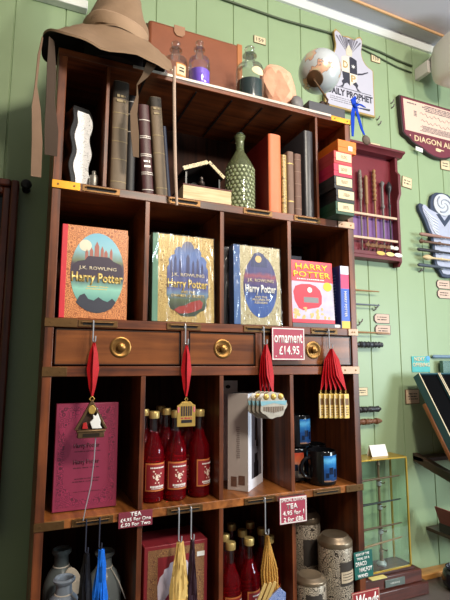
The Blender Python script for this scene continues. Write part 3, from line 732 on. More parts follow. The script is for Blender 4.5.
link('printed_hill', MB().prism([(-0.058, 0.140), (-0.044, 0.152), (-0.026, 0.156), (-0.018, 0.168), (0.036, 0.168), (0.048, 0.158), (0.068, 0.150), (0.074, 0.135), (0.074, 0.112), (-0.058, 0.112)], y-0.0006, y-0.0002), DK, o, smooth=False)
hl = [(-0.045, 0.042), (-0.036, 0.060), (-0.024, 0.066), (-0.014, 0.052), (0.0, 0.048), (0.012, 0.058), (0.024, 0.05), (0.036, 0.046), (0.048, 0.056), (0.058, 0.046), (0.048, 0.030), (0.03, 0.019), (0.008, 0.0155), (-0.016, 0.0195), (-0.034, 0.031)]
link('printed_bushes', MB().prism(hl, y-0.0003, y), plain('picture_dark_bushes', (54, 56, 68), 0.5), o, smooth=False)
lettering('J.K. ROWLING', plain('picture_title_cream', (222, 206, 176), 0.5), A, 0.008, y-0.0006, 0.134, 0.098, 0.012, 0.01)
lettering('Harry Potter', GOLDINK, A, 0.008, y-0.0006, 0.106, 0.134, 0.034, 0.035)
printed(A, GOLDINK, -0.022, 0.040, 0.076, 0.089, y, 2, 'subtitle_print', 3, 0.35)
for k in range(2):
    hb = hardback('illustrated_hardback', ('orange hardback copy standing right behind the oval turret cover', 'orange hardback copy furthest back in its compartment')[k], 0.042+0.004*k, 0.214+0.004*k, S3, 0.246, 0.050+0.037*k, 0.034, MATS['orange_scroll_cover'], MATS['red_book_cloth'], 0.014, 'copies of the orange hardback', lean=-0.03)
# second: gold cover with arched picture, green spine
def arch(cx, cz, s=1.0):
    P = []
    half = [(0, 0.112), (0.010, 0.109), (0.017, 0.099), (0.019, 0.090), (0.026, 0.094), (0.035, 0.090), (0.041, 0.080), (0.040, 0.070), (0.050, 0.066), (0.058, 0.054), (0.056, 0.040), (0.062, 0.030), (0.063, -0.05), (0.056, -0.062), (0.058, -0.076), (0.050, -0.090), (0.036, -0.096), (0.022, -0.108), (0, -0.110)]
    P = [(cx+x*s, cz+z*s) for x, z in half] + [(cx-x*s, cz+z*s) for x, z in half[-2:0:-1]]
    return P
B_ = hardback('illustrated_hardback', 'gold filigree hardback with green spine and blue scalloped picture', 0.275, 0.461, S3, 0.253, 0.012, 0.034,
              filigree('pale_gold_cover', (206, 178, 112), (150, 118, 58), 150, 0.15, 0.35, 0.1), plain('sage_green_cloth', (96, 140, 116), 0.5), 0.017, film=True)
o = link('cover_picture', MB().prism(arch(0.012, 0.126), y, 0.0), bands('night_blue_picture', [(0.0, (48, 60, 44)), (0.14, (58, 66, 48)), (0.22, (84, 96, 66)), (0.30, (104, 132, 160)), (0.36, (84, 88, 140)), (0.55, (70, 74, 130)), (0.70, (96, 120, 180)), (0.84, (80, 110, 168)), (1.0, (92, 84, 96))], 0.016, 0.238, 0.35, 0.06), B_, smooth=False)
link('printed_red_engine', MB().prism([(-0.030, 0.034), (-0.014, 0.044), (0.004, 0.048), (0.020, 0.058), (0.048, 0.066), (0.058, 0.058), (0.054, 0.042), (0.034, 0.032), (0.014, 0.026), (-0.014, 0.024)], y-0.0003, y), plain('picture_red', (152, 44, 36), 0.4, 0, 0.35, 90), o, smooth=False)
sp_ = MB()
for bx, bw, z0, z1 in ((-0.038, 0.006, 0.14, 0.182), (-0.026, 0.007, 0.14, 0.194), (-0.012, 0.006, 0.14, 0.186), (0.012, 0.010, 0.14, 0.200), (0.028, 0.006, 0.14, 0.184), (0.042, 0.007, 0.14, 0.190), (0.056, 0.006, 0.14, 0.176)):
    sp_.prism([(bx-bw/2, z0), (bx+bw/2, z0), (bx+bw/2, z1-0.012), (bx, z1), (bx-bw/2, z1-0.012)], y-0.0003, y)
link('printed_spires', sp_, plain('picture_slate', (58, 62, 104), 0.4), o, smooth=False)
lettering('J.K. ROWLING', MATS['picture_title_cream'], B_, 0.012, y-0.0006, 0.135, 0.100, 0.013, 0.01)
lettering('Harry Potter', GOLDINK, B_, 0.012, y-0.0006, 0.107, 0.122, 0.033, 0.035)
lettering('AND THE\nCHAMBER OF SECRETS', GOLDINK, B_, 0.012, y-0.0006, 0.081, 0.100, 0.019, 0.012)
# third: silver gold cover, blue spine
C_ = hardback('illustrated_hardback', 'silvery gold hardback with blue spine and blue oval picture', 0.525, 0.686, S3, 0.245, 0.012, 0.034,
              filigree('silver_gold_cover', (196, 184, 146), (142, 128, 90), 150, 0.15, 0.35, 0.1), plain('steel_blue_cloth', (62, 96, 150), 0.45), 0.022, film=True)
ov = oval(0.010, 0.120, 0.058, 0.098)
o = link('cover_picture', MB().prism(ov, y, 0.0), bands('moon_blue_picture', [(0.0, (54, 84, 150)), (0.25, (62, 92, 160)), (0.45, (44, 58, 116)), (0.60, (100, 72, 116)), (0.66, (150, 80, 96)), (0.72, (74, 74, 124)), (1.0, (60, 68, 118))], 0.022, 0.218, 0.3, 0.1), C_, smooth=False)
link('printed_arch', MB().prism([(-0.022, 0.180), (-0.020, 0.205), (-0.010, 0.222), (0.006, 0.228), (0.022, 0.222), (0.032, 0.205), (0.034, 0.180)], y-0.0003, y+0.0002), plain('picture_deep_blue', (52, 60, 104), 0.4), o, smooth=False)
link('printed_moon', MB().prism(oval(0.004, 0.205, 0.011, 0.011, 20), y-0.0006, y-0.0002), plain('picture_gold_moon', (226, 186, 120), 0.4), o, smooth=False)
lettering('J.K. ROWLING', MATS['picture_title_cream'], C_, 0.010, y-0.0006, 0.136, 0.090, 0.013, 0.01)
lettering('Harry Potter', PAPERW, C_, 0.010, y-0.0006, 0.108, 0.106, 0.032, 0.035)
lettering('AND THE\nPRISONER OF\nAZKABAN', MATS['picture_title_cream'], C_, 0.010, y-0.0006, 0.077, 0.058, 0.024, 0.015)
for k in range(3):
    hardback('black_hardback', ('black film-wrapped hardback directly behind the blue oval cover', 'black film-wrapped hardback, middle one behind the blue oval cover', 'black film-wrapped hardback furthest behind the blue oval cover')[k], 0.506-0.001*k, 0.672, S3, 0.245, 0.054+0.040*k, 0.032, plain('black_hardback_cloth', (30, 28, 32), 0.4), MATS['black_hardback_cloth'], 0.012, 'wrapped copies behind the blue oval hardback', film=True)
hb = hardback('illustrated_hardback', 'green spined hardback copy standing behind the gold filigree cover', 0.268, 0.446, S3, 0.250, 0.055, 0.034, MATS['pale_gold_cover'], plain('dark_green_cloth', (40, 52, 46), 0.5), 0.014, film=True)
# fourth compartment: paperbacks
fl = thing('flat_paperback', 'thin grey paperback lying flat beneath the red and blue ones', 'book', (0.825, 0.008, S3))
link('cover', MB().box(-0.100, 0.100, 0, 0.14, 0, 0.0012).box(-0.100, 0.100, 0, 0.14, 0.0115, 0.0127).box(-0.100, 0.100, 0, 0.0012, 0.0012, 0.0115), plain('grey_paper_cover', (96, 94, 100), 0.4), fl)
link('page_block', MB().box(-0.099, 0.099, 0.0012, 0.139, 0.0012, 0.0115), PAPER, fl)
link('price_sticker', MB().box(0.058, 0.092, -0.0006, 0, 0.002, 0.011), PAPERW, fl)
D = hardback('paperback', 'red topped paperback with yellow title and a red steam engine picture', 0.728, 0.891, S3+0.0127, 0.205, 0.016, 0.022, plain('pink_red_cover', (226, 66, 82), 0.35), MATS['pink_red_cover'], 0.003, lean=-0.05)
o = link('cover_picture', MB().box(-0.0795, 0.0805, -0.0006, 0, 0.012, 0.135), plain('pale_lilac_scene', (190, 184, 206), 0.4, 0, 0.3, 40), D, smooth=False)
q = -0.0008
link('printed_engine', MB().prism([(-0.074, 0.10), (-0.066, 0.118), (-0.044, 0.126), (-0.010, 0.128), (0.012, 0.122), (0.028, 0.108), (0.034, 0.090), (0.032, 0.064), (0.020, 0.052), (-0.010, 0.047), (-0.04, 0.040), (-0.056, 0.047), (-0.070, 0.072)], q-0.0002, q+0.0002), plain('engine_red', (206, 56, 74), 0.35), o, smooth=False)
link('printed_plate', MB().box(-0.036, 0.020, q-0.0005, q, 0.066, 0.084), plain('engine_grey', (128, 128, 130), 0.4), o, smooth=False)
link('printed_lamp', MB().prism(oval(-0.012, 0.108, 0.009, 0.009, 18), q-0.0005, q), PAPERW, o, smooth=False)
cr_ = MB(); rnd = random.Random(9)
for i in range(26):
    x_ = rnd.uniform(-0.072, 0.076); z_ = rnd.uniform(0.016, 0.048); cr_.prism(oval(x_, z_, rnd.uniform(0.003, 0.008), rnd.uniform(0.003, 0.007), 8), q-0.0002-i*1e-5, q)
link('printed_blots', cr_, plain('scene_yellow', (214, 176, 112), 0.4, 0, 0.5, 120), o, smooth=False)
lettering('HARRY\nPOTTER', plain('title_yellow', (240, 206, 70), 0.4), D, 0.0, -0.0005, 0.172, 0.142, 0.046, 0.02)
printed(D, PAPERW, -0.06, 0.06, 0.140, 0.147, 0, 1, 'subtitle_print', 8, 0.5)
link('round_sticker', MB().prism(oval(0.058, 0.122, 0.017, 0.015, 20), -0.0014, 0.0), plain('sticker_yellow', (240, 200, 40), 0.4), D, smooth=False)
E2 = thing('paperback', 'navy blue paperback turned spine out against the cabinet side', 'book', (0.9235, 0.004, S3), (0, 0, 0))
EB = plain('navy_paper_cover', (36, 48, 122), 0.4)
link('cover', MB().box(-0.0185, -0.0175, 0, 0.13, 0, 0.208).box(0.0175, 0.0185, 0, 0.13, 0, 0.208).box(-0.0185, 0.0185, 0, 0.001, 0, 0.208), EB, E2)
link('page_block', MB().box(-0.0175, 0.0175, 0.001, 0.129, 0.001, 0.207), PAPER, E2)
for nm, z0, z1, c in (('spine_top', 0.180, 0.208, (226, 222, 232)), ('spine_pink', 0.132, 0.180, (206, 62, 110)), ('spine_blue', 0.024, 0.132, (60, 96, 190)), ('spine_yellow', 0.0, 0.024, (224, 184, 60))):
    link(nm, MB().box(-0.0150, 0.0178, -0.0006, 0, z0, z1), plain(nm+'_ink', c, 0.4), E2, smooth=False)
lettering('HARRY POTTER', PAPERW, E2, 0.0015, -0.0008, 0.080, 0.085, 0.010, 0.02, rot=-PI/2)
mbp = MB(); rnd = random.Random(2)
for i in range(16):
    mbp.box(-0.0190, -0.0185, 0.02+0.01*rnd.random(), 0.085+0.03*rnd.random(), 0.03+i*0.0098, 0.033+i*0.0098)
link('blurb_print', mbp, plain('blurb_ink', (120, 128, 186), 0.5), E2, smooth=False)
bh = thing('black_hardback', 'dark book with gold emblem standing at the back behind the red paperback', 'book', (0.785, 0.14, S3))
link('cover', MB().box(-0.06, 0.06, 0, 0.003, 0, 0.262).box(-0.06, 0.06, 0.032, 0.035, 0, 0.262).box(-0.06, -0.057, 0.003, 0.032, 0, 0.262), MATS['navy_cloth_cover'], bh)
link('page_block', MB().box(-0.057, 0.057, 0.003, 0.032, 0.003, 0.259), PAPER, bh)
link('gold_emblem', MB().prism([(-0.028, 0.225), (-0.006, 0.225), (-0.006, 0.236), (-0.012, 0.240), (-0.006, 0.246), (-0.010, 0.256), (-0.024, 0.256), (-0.028, 0.246), (-0.022, 0.240), (-0.028, 0.236)], -0.0008, 0), GOLDINK, bh, smooth=False)

# ------------------------------------------------------------ hooks and hanging ornaments
def s_hook(label, x, z, drop, m=None, y=-0.007):
    """steel S-hook over a hanging rod at (x, z); its lower bend ends at z-drop"""
    r = 0.0042; pts = []
    for i in range(9):
        a = PI*i/8
        pts.append((x, y + r*math.cos(a), z + r*math.sin(a)))
    yb = y - r
    pts = [(x, y+r, z-0.008)] + pts
    pts.append((x, yb, z-drop*0.5)); pts.append((x, yb, z-drop+r*1.2))
    for i in range(1, 9):
        a = PI*i/8
        pts.append((x + 0.0006*i, yb - r*1.2 + r*1.2*math.cos(a), z-drop+r*1.2 - r*1.2*math.sin(a)))
    pts.append((x+0.005, yb-2.4*r, z-drop+0.016))
    o = link('hook', MB().tube(pts, 0.0019, 8), m or STEEL)
    tag(o, label, 'hook', 'hooks on the shelf edges')
    return (x+0.003, yb - r*1.2, z-drop)
ZB3, ZB4 = 1.713, 1.224
def ribbon_loop(t, ztop, zbot, w=0.02, dx=0.0, m=None, name='ribbon', fold=0.0):
    """doubled satin ribbon hanging from the hook (local coordinates, hook bend at origin)"""
    mb = MB(); L_ = ztop-zbot
    for s_, k in ((-1, 1.0), (1, 0.9)):
        pts = [(0, 0.001*s_, ztop+0.001), (s_*0.004+dx*0.2, -0.003*s_, ztop-L_*0.2), (s_*0.006+dx*0.5, -0.005*s_, ztop-L_*0.5), (s_*0.003+dx*0.9, -0.003*s_, ztop-L_*0.85), (dx, -0.001*s_, zbot)]
        mb.strip(pts, [0.005, w*0.75*k, w*k, w*0.6*k, 0.005], 0.0012, [0.2*s_, 0.5*s_+fold, 0.2*s_+fold, 0.6*s_, 0.2*s_])
    return link(name, mb, m or REDRIB, t)
CAST = plain('cast_bronze_metal', (112, 88, 62), 0.36, 0.7, 0.3, 90)
GOLDM = plain('gold_plated_metal', (206, 168, 90), 0.34, 0.6, 0.2, 80)
SILVM = plain('pearl_silver_metal', (190, 180, 166), 0.36, 0.55, 0.25, 110)

p = s_hook('steel hook holding the little hut ornament', 0.117, ZB3, 0.052)
t = thing('hut_ornament', 'little bronze gabled hut ornament on one red ribbon', 'ornament', p)
ribbon_loop(t, 0.0, -0.135, 0.019)
hb_ = MB().tube([(0, 0, -0.135), (-0.006, 0, -0.142), (0, 0, -0.15), (0.006, 0, -0.142), (0, 0, -0.135)], 0.0016, 6)
link('ring', hb_, GOLDM, t)
link('gable', MB().prism([(0, -0.142), (0.040, -0.216), (0.033, -0.216), (0, -0.155), (-0.033, -0.216), (-0.040, -0.216)], -0.006, 0.006), CAST, t, bevel=0.001)
link('hut_back', MB().prism([(0, -0.152), (0.034, -0.216), (-0.034, -0.216)], 0.001, 0.005), plain('hut_dark_brown', (60, 42, 32), 0.5, 0.3), t)  # dark brown back plate inside the gable
link('hut_base', MB().box(-0.032, 0.032, -0.010, 0.008, -0.236, -0.216).box(-0.035, 0.035, -0.012, 0.008, -0.222, -0.217), CAST, t, bevel=0.0015)
link('base_nameplate', MB().box(-0.020, 0.020, -0.0112, -0.0098, -0.233, -0.225), plain('aged_dark_plate', (52, 42, 34), 0.4, 0.5), t)
link('gold_medallion', MB().prism(oval(0.0, -0.168, 0.009, 0.011, 16), -0.009, -0.004), GOLDM, t, bevel=0.001)
link('white_enamel', MB().prism([(0.002, -0.214), (-0.004, -0.198), (0.004, -0.190), (0.003, -0.180), (0.010, -0.184), (0.014, -0.176), (0.018, -0.186), (0.022, -0.196), (0.021, -0.206), (0.026, -0.214)], -0.0095, -0.003), plain('white_enamel_paint', (232, 230, 226), 0.3), t, bevel=0.001)
link('red_enamel', MB().prism([(-0.022, -0.214), (-0.020, -0.200), (-0.012, -0.198), (-0.008, -0.214)], -0.008, -0.003), plain('red_enamel_paint', (176, 40, 40), 0.3), t, bevel=0.001)

p = s_hook('steel hook holding the single striped tag ornament', 0.366, ZB3, 0.054)
t = thing('tag_ornament', 'gold and red striped tag ornament on one red ribbon above bottles', 'ornament', p)
ribbon_loop(t, 0.0, -0.140, 0.016)
def tag_plate(t, z, dx=0.0, y=0.0):
    link('ring', MB().tube([(dx, y, z), (dx-0.004, y, z-0.006), (dx, y, z-0.012), (dx+0.004, y, z-0.006), (dx, y, z)], 0.0012, 6), GOLDM, t)
    pl = link('plate', MB().prism([(dx-0.026, z-0.022), (dx-0.018, z-0.018), (dx-0.012, z-0.012), (dx+0.012, z-0.012), (dx+0.018, z-0.018), (dx+0.026, z-0.022), (dx+0.026, z-0.078), (dx-0.026, z-0.078)], y-0.003, y+0.001), GOLDM, t, bevel=0.0008)
    sm = MB()
    for i in range(5): sm.box(dx-0.015+i*0.0066, dx-0.011+i*0.0066, y-0.0040, y-0.0028, z-0.050, z-0.024)
    link('dark_bars', sm, plain('tag_dark_bars', (52, 40, 46), 0.4), t, smooth=False)
    link('corner_stripes', MB().box(dx-0.0245, dx-0.020, y-0.0040, y-0.0028, z-0.040, z-0.026).box(dx+0.020, dx+0.0245, y-0.0040, y-0.0028, z-0.040, z-0.026), plain('tag_pink_stripe', (206, 110, 120), 0.4), t, smooth=False)
    link('dark_banner', MB().box(dx-0.014, dx+0.016, y-0.0042, y-0.0028, z-0.068, z-0.060), plain('tag_banner', (36, 30, 32), 0.4), t, smooth=False)
    printed(t, plain('tag_print_red', (170, 60, 66), 0.4), dx-0.016, dx+0.016, z-0.060, z-0.052, y-0.0028, 1, seed=4)
tag_plate(t, -0.142)

def hung_cluster(label, p, n, spread, wr, zlen, maker, group, lab_fn, name):
    for k in range(n):
        dx = (k-(n-1)/2)*spread; dy = -(0.0105 if n == 4 else 0.0072)*k + 0.012
        t = thing(name, lab_fn(k), 'ornament', (p[0], p[1], p[2]), (0, 0, 0), group)
        mb = MB()
        for s_ in (-1, 1):
            pts = [(0, 0.0005*s_+dy*0.3, 0.001), (dx*0.35+0.003*s_, dy*0.4, -zlen*0.25), (dx*0.5+0.004*s_, dy*0.8, -zlen*0.65), (dx, dy+0.0008*s_, -zlen)]
            mb.strip(pts, [0.004, wr*0.8, wr, 0.005], 0.001, [0.2, 0.2, 0.2, 0.2])
        link('ribbon', mb, REDRIB, t)
        maker(t, dx, dy, -zlen, k)
def crest(t, dx, dy, z, k):
    P = []
    for i in range(30):
        a = 2*PI*i/30
        P.append((dx+0.044*math.cos(a)*(1+0.06*math.cos(7*a)), z-0.036+0.038*math.sin(a)*(1+0.06*math.cos(7*a))))
    b = link('crest_body', MB().prism(P, dy-0.003, dy+0.001), SILVM, t, bevel=0.001)
    e = link('blue_enamel_band', MB().prism([(dx-0.043, z-0.024), (dx+0.043, z-0.024), (dx+0.040, z-0.037), (dx, z-0.030), (dx-0.040, z-0.037)], dy-0.0042, dy-0.0028), plain('pale_blue_enamel', (130, 176, 190), 0.3), t)
    mb = MB()
    for i in range(3): mb.ball((dx-0.024+0.024*i, dy-0.003, z-0.012), 0.0095, 12, 1, 0.35, 1)
    link('crest_bosses', mb, (GOLDM if k % 2 else PAPERW), t)
    mb = MB()
    for i in range(9): mb.box(dx-0.032+i*0.0075, dx-0.0275+i*0.0075, dy-0.0046, dy-0.0026, z-0.058+0.004*abs(i-4)*0.4, z-0.040)
    link('raised_letters', mb, plain('dark_silver_relief', (140, 122, 108), 0.4, 0.5), t)
cl = ['behind', 'second from the back', 'third from the back', 'in front']
p = s_hook('steel hook holding the silver crest ornaments', 0.612, ZB3, 0.050)
hung_cluster('', p, 4, 0.008, 0.017, 0.138, crest, 'silver crest ornaments on one hook', lambda k: 'silver crest ornament with pale blue band, '+('at the back of its bunch', 'second from the back of its bunch', 'second from the front of its bunch', 'in front of its bunch')[k], 'crest_ornament')
def ticket(t, dx, dy, z, k):
    w, h = 0.0185, 0.074
    mb = MB().box(dx-w/2, dx+w/2, dy-0.0025, dy+0.0015, z-0.012-h, z-0.012)
    link('ticket_plate', mb, plain('ticket_gold', (222, 190, 104), 0.45, 0.1, 0.15), t, bevel=0.0006)
    link('ring', MB().tube([(dx, dy, z+0.001), (dx-0.003, dy, z-0.006), (dx, dy, z-0.012), (dx+0.003, dy, z-0.006), (dx, dy, z+0.001)], 0.001, 6), GOLDM, t)
    sm = MB().box(dx-w/2+0.001, dx-w/2+0.0055, dy-0.0034, dy-0.002, z-0.012-h+0.004, z-0.016)
    link('cream_edge', sm, CREAMTAG, t, smooth=False)
    sm = MB().box(dx-w/2+0.004, dx+w/2-0.002, dy-0.0034, dy-0.002, z-0.046, z-0.026)
    link('printed_mark', sm, plain('ticket_brown', (120, 84, 50), 0.4), t, smooth=False)
    printed(t, plain('ticket_brown', (120, 84, 50), 0.4), dx-w/2+0.005, dx+w/2-0.002, z-0.078, z-0.050, dy-0.0026, 4, seed=k+20)
p = s_hook('steel hook holding the bundle of narrow gold tickets', 0.845, ZB3, 0.060)
hung_cluster('', p, 6, 0.0134, 0.021, 0.126, ticket, 'gold ticket ornaments on one hook', lambda k: 'narrow gold ticket ornament on red ribbon, '+('leftmost of its bundle', 'second of its bundle counting from the drawers side', 'third of its bundle counting from the drawers side', 'fourth of its bundle counting from the drawers side', 'fifth of its bundle, next to the last', 'nearest the right post in its bundle')[k], 'ticket_ornament')
# the silver chain below the hut
tag(link('silver_chain', MB().tube([(0.134, -0.016, 1.496), (0.133, -0.016, 1.44), (0.131, -0.014, 1.37), (0.126, -0.013, 1.31), (0.116, -0.012, 1.26), (0.111, -0.010, 1.228)], 0.0013, 6), STEEL), 'fine silver chain hanging past the maroon booklet', 'chain')

# price signs
def sign(label, x, z, w, h, lines, board, ink, y=-0.0105, rot=0.0, border=None, bw=0.003, name='price_sign', shear=0.0, holes=False, bold=0.025):
    t = thing(name, label, 'sign', (x, y, z), (0, rot, 0))
    link('board', MB().box(-w/2, w/2, -0.0015, 0.0015, -h/2, h/2), board, t, bevel=0.0004)
    if border:
        f = MB(); a, b = w/2-0.0015, h/2-0.0015
        f.prism([(-a, -b), (a, -b), (a, -b+bw), (-a, -b+bw)], -0.0022, -0.0014).prism([(-a, b-bw), (a, b-bw), (a, b), (-a, b)], -0.0022, -0.0014)
        f.prism([(-a, -b+bw), (-a+bw, -b+bw), (-a+bw, b-bw), (-a, b-bw)], -0.0022, -0.0014).prism([(a-bw, -b+bw), (a, -b+bw), (a, b-bw), (a-bw, b-bw)], -0.0022, -0.0014)
        link('border', f, border, t, smooth=False)
    for txt, cx, cz, tw_, th_ in lines:
        lettering(txt, ink, t, cx*w, -0.0015, cz*h, tw_*w, th_*h, bold, shear)
    if holes:
        for sx in (-1, 1): link('nail', MB().cyl((sx*w*0.38, -0.0014, -h*0.38), (sx*w*0.38, -0.003, -h*0.38), 0.002, seg=8), WHITEINK, t)
    return t
PINKB = plain('dusky_pink_board', (166, 62, 84), 0.5, 0, 0.08)
sign('dusky pink price board reading ornament hung before the third drawer', 0.694, 1.667, 0.115, 0.098, [('ornament', 0, 0.17, 0.86, 0.30), ('£14.95', 0.02, -0.20, 0.62, 0.28)], PINKB, WHITEINK, y=-0.013, rot=0.0, border=PAPERW, holes=True, bold=0.02)
sign('small maroon tea price sign on the shelf edge under the maroon booklet', 0.241, 1.215, 0.087, 0.038, [('TEA', 0, 0.33, 0.34, 0.28), ('£4.95 For One', 0, 0.0, 0.9, 0.24), ('£.50 For Two', 0, -0.31, 0.88, 0.24)], MAROON, WHITEINK, y=-0.006)
sign('pinkish special edition tea price sign with white top clipped under the shelf', 0.702, 1.186, 0.092, 0.074, [('SPECIAL EDITION', 0, 0.39, 0.86, 0.13), ('TEA', -0.05, 0.15, 0.42, 0.2), ('4.95 for 1', 0, -0.10, 0.78, 0.18), ('2 for £86', 0.0, -0.34, 0.72, 0.18)], PINKB, WHITEINK, y=-0.0125, border=PAPERW)
link('clip', MB().box(0.650, 0.744, -0.0105, -0.003, 1.214, 1.228), glass('clear_acrylic', (0.93, 0.94, 1.0), 0.2), None)
o = [x for x in SC.objects if x.name == 'clip'][0]; tag(o, 'clear acrylic sign clip on the shelf edge above the special edition sign', 'clip')
TEALB = plain('teal_green_board', (34, 100, 92), 0.5, 0, 0.08)
sign('teal hand lettered sign hung on the cabinet post by the tins', 0.957, 0.993, 0.070, 0.078, [('BOX OF THE', -0.04, 0.40, 0.72, 0.10), ('TRIAL OF A', -0.02, 0.24, 0.7, 0.10), ('DRACO', -0.14, 0.05, 0.6, 0.17), ('MALFOY', 0.1, -0.18, 0.7, 0.17), ('WAND', -0.08, -0.40, 0.56, 0.13)], TEALB, WHITEINK, y=-0.0018, rot=-0.03, bold=0.03)
sign('pinkish red sign with white script word on the cabinet post, lowest in view', 0.9605, 0.886, 0.105, 0.064, [('Wands', 0.05, 0.05, 0.82, 0.62)], plain('brick_pink_board', (158, 52, 58), 0.5, 0, 0.08), WHITEINK, y=-0.0025, border=plain('pale_pink_edge', (206, 168, 150), 0.6), shear=0.2, bw=0.002)

# ------------------------------------------------------------ fourth row: booklet, bottles, carton, mugs
mbk = thing('maroon_booklet', 'large maroon gift box with dark scroll border standing upright', 'box', (0.122, 0.055, S4+0.0015), (-0.04, 0, 0))
MBM = plain('maroon_gift_box', (136, 46, 72), 0.4, 0, 0.1, 14)
link('box_body', MB().box(-0.080, 0.080, 0, 0.035, 0, 0.268), MBM, mbk, bevel=0.0015)
SCR = filigree('maroon_scroll_border', (150, 46, 78), (92, 30, 50), 150, 0.16, 0.4)
fr = MB()
for a, b, c, d in ((-0.072, 0.072, 0.010, 0.026), (-0.072, 0.072, 0.242, 0.258), (-0.072, -0.056, 0.026, 0.242), (0.056, 0.072, 0.026, 0.242)): fr.box(a, b, -0.0006, 0, c, d)
fr.prism([(-0.056, 0.026), (-0.020, 0.026), (-0.056, 0.062)], -0.0006, 0).prism([(0.056, 0.026), (0.020, 0.026), (0.056, 0.062)], -0.0006, 0)
fr.prism([(-0.056, 0.242), (-0.020, 0.242), (-0.056, 0.206)], -0.0006, 0).prism([(0.056, 0.242), (0.020, 0.242), (0.056, 0.206)], -0.0006, 0)
link('scroll_border', fr, SCR, mbk, smooth=False)
DMI = plain('dark_maroon_print', (88, 30, 46), 0.4)
lettering('Harry Potter', DMI, mbk, 0, -0.0001, 0.158, 0.066, 0.015, 0.03)
lettering('Harry Potter', DMI, mbk, 0, -0.0001, 0.117, 0.066, 0.015, 0.03)
for z0, z1, n in ((0.178, 0.196, 2), (0.141, 0.148, 1), (0.100, 0.107, 1), (0.066, 0.080, 2), (0.042, 0.047, 1)):
    printed(mbk, DMI, -0.034, 0.036, z0, z1, 0, n, 'small_print', int(z0*1000), 0.4)

RGL = plain('red_drink_glass', (186, 16, 34), 0.04, 0, 0.05, trans=0.85, ior=1.33)
def drink_bottle(label, loc, rz=0.0):
    t = thing('drink_bottle', label, 'bottle', loc, (0, 0, rz), 'red drink bottles in the cabinet')
    r = 0.0305
    link('vessel', MB().lathe([(0, 0.003), (r*0.85, 0.0), (r, 0.005), (r, 0.128), (r*0.93, 0.142), (r*0.72, 0.158), (r*0.5, 0.172), (0.0125, 0.186)], seg=28), RGL, t)
    link('neck', MB().lathe([(0.0125, 0.185), (0.0118, 0.205), (0.0118, 0.222), (0.014, 0.224), (0.014, 0.227), (0, 0.227)], seg=20), glass('neck_glass', (0.72, 0.5, 0.55), 0.12), t)
    link('cap', MB().lathe([(0.0145, 0.222), (0.0148, 0.226), (0.0148, 0.239), (0.0135, 0.241), (0, 0.2412)], seg=20), plain('pale_gold_cap', (206, 178, 112), 0.35, 0.5), t)
    a = -PI/2
    lb = link('label', MB().patch(r+0.0003, a-1.1, a+1.1, 0.032, 0.105, n=14), plain('label_orange_border', (196, 116, 62), 0.5), t)
    link('label_panel', MB().patch(r+0.0010, a-0.98, a+0.98, 0.036, 0.101, n=14), plain('label_crimson', (140, 34, 40), 0.5), lb)
    m = MB(); rnd = random.Random(5)
    for zz, hh, sp in ((0.093, 0.0035, 0.62), (0.044, 0.0048, 0.6), (0.039, 0.002, 0.5)):
        q = -sp
        while q < sp:
            d = 0.05+0.07*rnd.random(); m.patch(r+0.0017, a+q, a+q+d, zz-hh/2, zz+hh/2, n=2); q += d+0.035
    link('label_print', m, WHITEINK, lb, smooth=False)
    m = MB(); rnd = random.Random(6)
    for i in range(24):
        q = rnd.gauss(0, 0.22); zz = 0.069 + rnd.gauss(0, 0.0085); d = 0.03+0.05*rnd.random()
        m.patch(r+0.0017+0.00003*i, a+q-d, a+q+d, zz-0.0016, zz+0.0016, n=2)
    link('label_emblem', m, plain('emblem_cream', (238, 214, 196), 0.5), lb, smooth=False)
    return t
b0 = drink_bottle('red drink bottle by the partition next to the maroon gift box', (0.303, 0.068, S4), 0.15)
for x, y_, rz, lab in ((0.3665, 0.064, 0.1, 'red drink bottle directly below the striped tag ornament'), (0.4395, 0.070, 0.55, 'red drink bottle with label turned aside, nearest the white carton'),
                       (0.292, 0.142, 0.9, 'red drink bottle, second row, behind the one nearest the maroon gift box'), (0.360, 0.145, 0.2, 'red drink bottle, second row, behind the one under the striped tag'), (0.432, 0.148, -0.4, 'red drink bottle, second row, nearest the white carton'),
                       (0.298, 0.222, 0.2, 'red drink bottle, back row, nearest the maroon gift box'), (0.366, 0.225, 0.2, 'red drink bottle, middle of the back row under the drawers'), (0.436, 0.228, 0.2, 'red drink bottle, back row, nearest the white carton')):
    dup(b0, (x, y_, S4), (0, 0, rz), lab)
low = [(0.535, 0.060, 'red drink bottle at the very front of the lower shelf, by the red gift box'), (0.599, 0.070, 'red drink bottle at the front of the lower shelf, beside the gold lanyard'), (0.664, 0.064, 'red drink bottle half hidden behind the gold lanyard'),
       (0.545, 0.127, 'lower shelf drink bottle behind the front one by the red gift box'), (0.6105, 0.140, 'lower shelf drink bottle, second row, just left of the gold lanyard'), (0.6735, 0.130, 'lower shelf drink bottle, second row, next to the tins'),
       (0.530, 0.190, 'lower shelf drink bottle, third row, by the red gift box side'), (0.602, 0.203, 'lower shelf drink bottle in the middle of the third row'), (0.664, 0.195, 'lower shelf drink bottle, third row, on the tins side'),
       (0.5625, 0.256, 'lower shelf drink bottle at the very back, deep in shadow'), ]
for i, (x, y_, lab) in enumerate(low):
    dup(b0, (x, y_, S5), (0, 0, 0.2+0.3*(i % 3)), lab)

# white carton with window, turned to the corner
wc = thing('window_carton', 'tall white carton with dark window, turned corner first', 'carton', (0.585, 0.045, S4), (0, 0, 0))
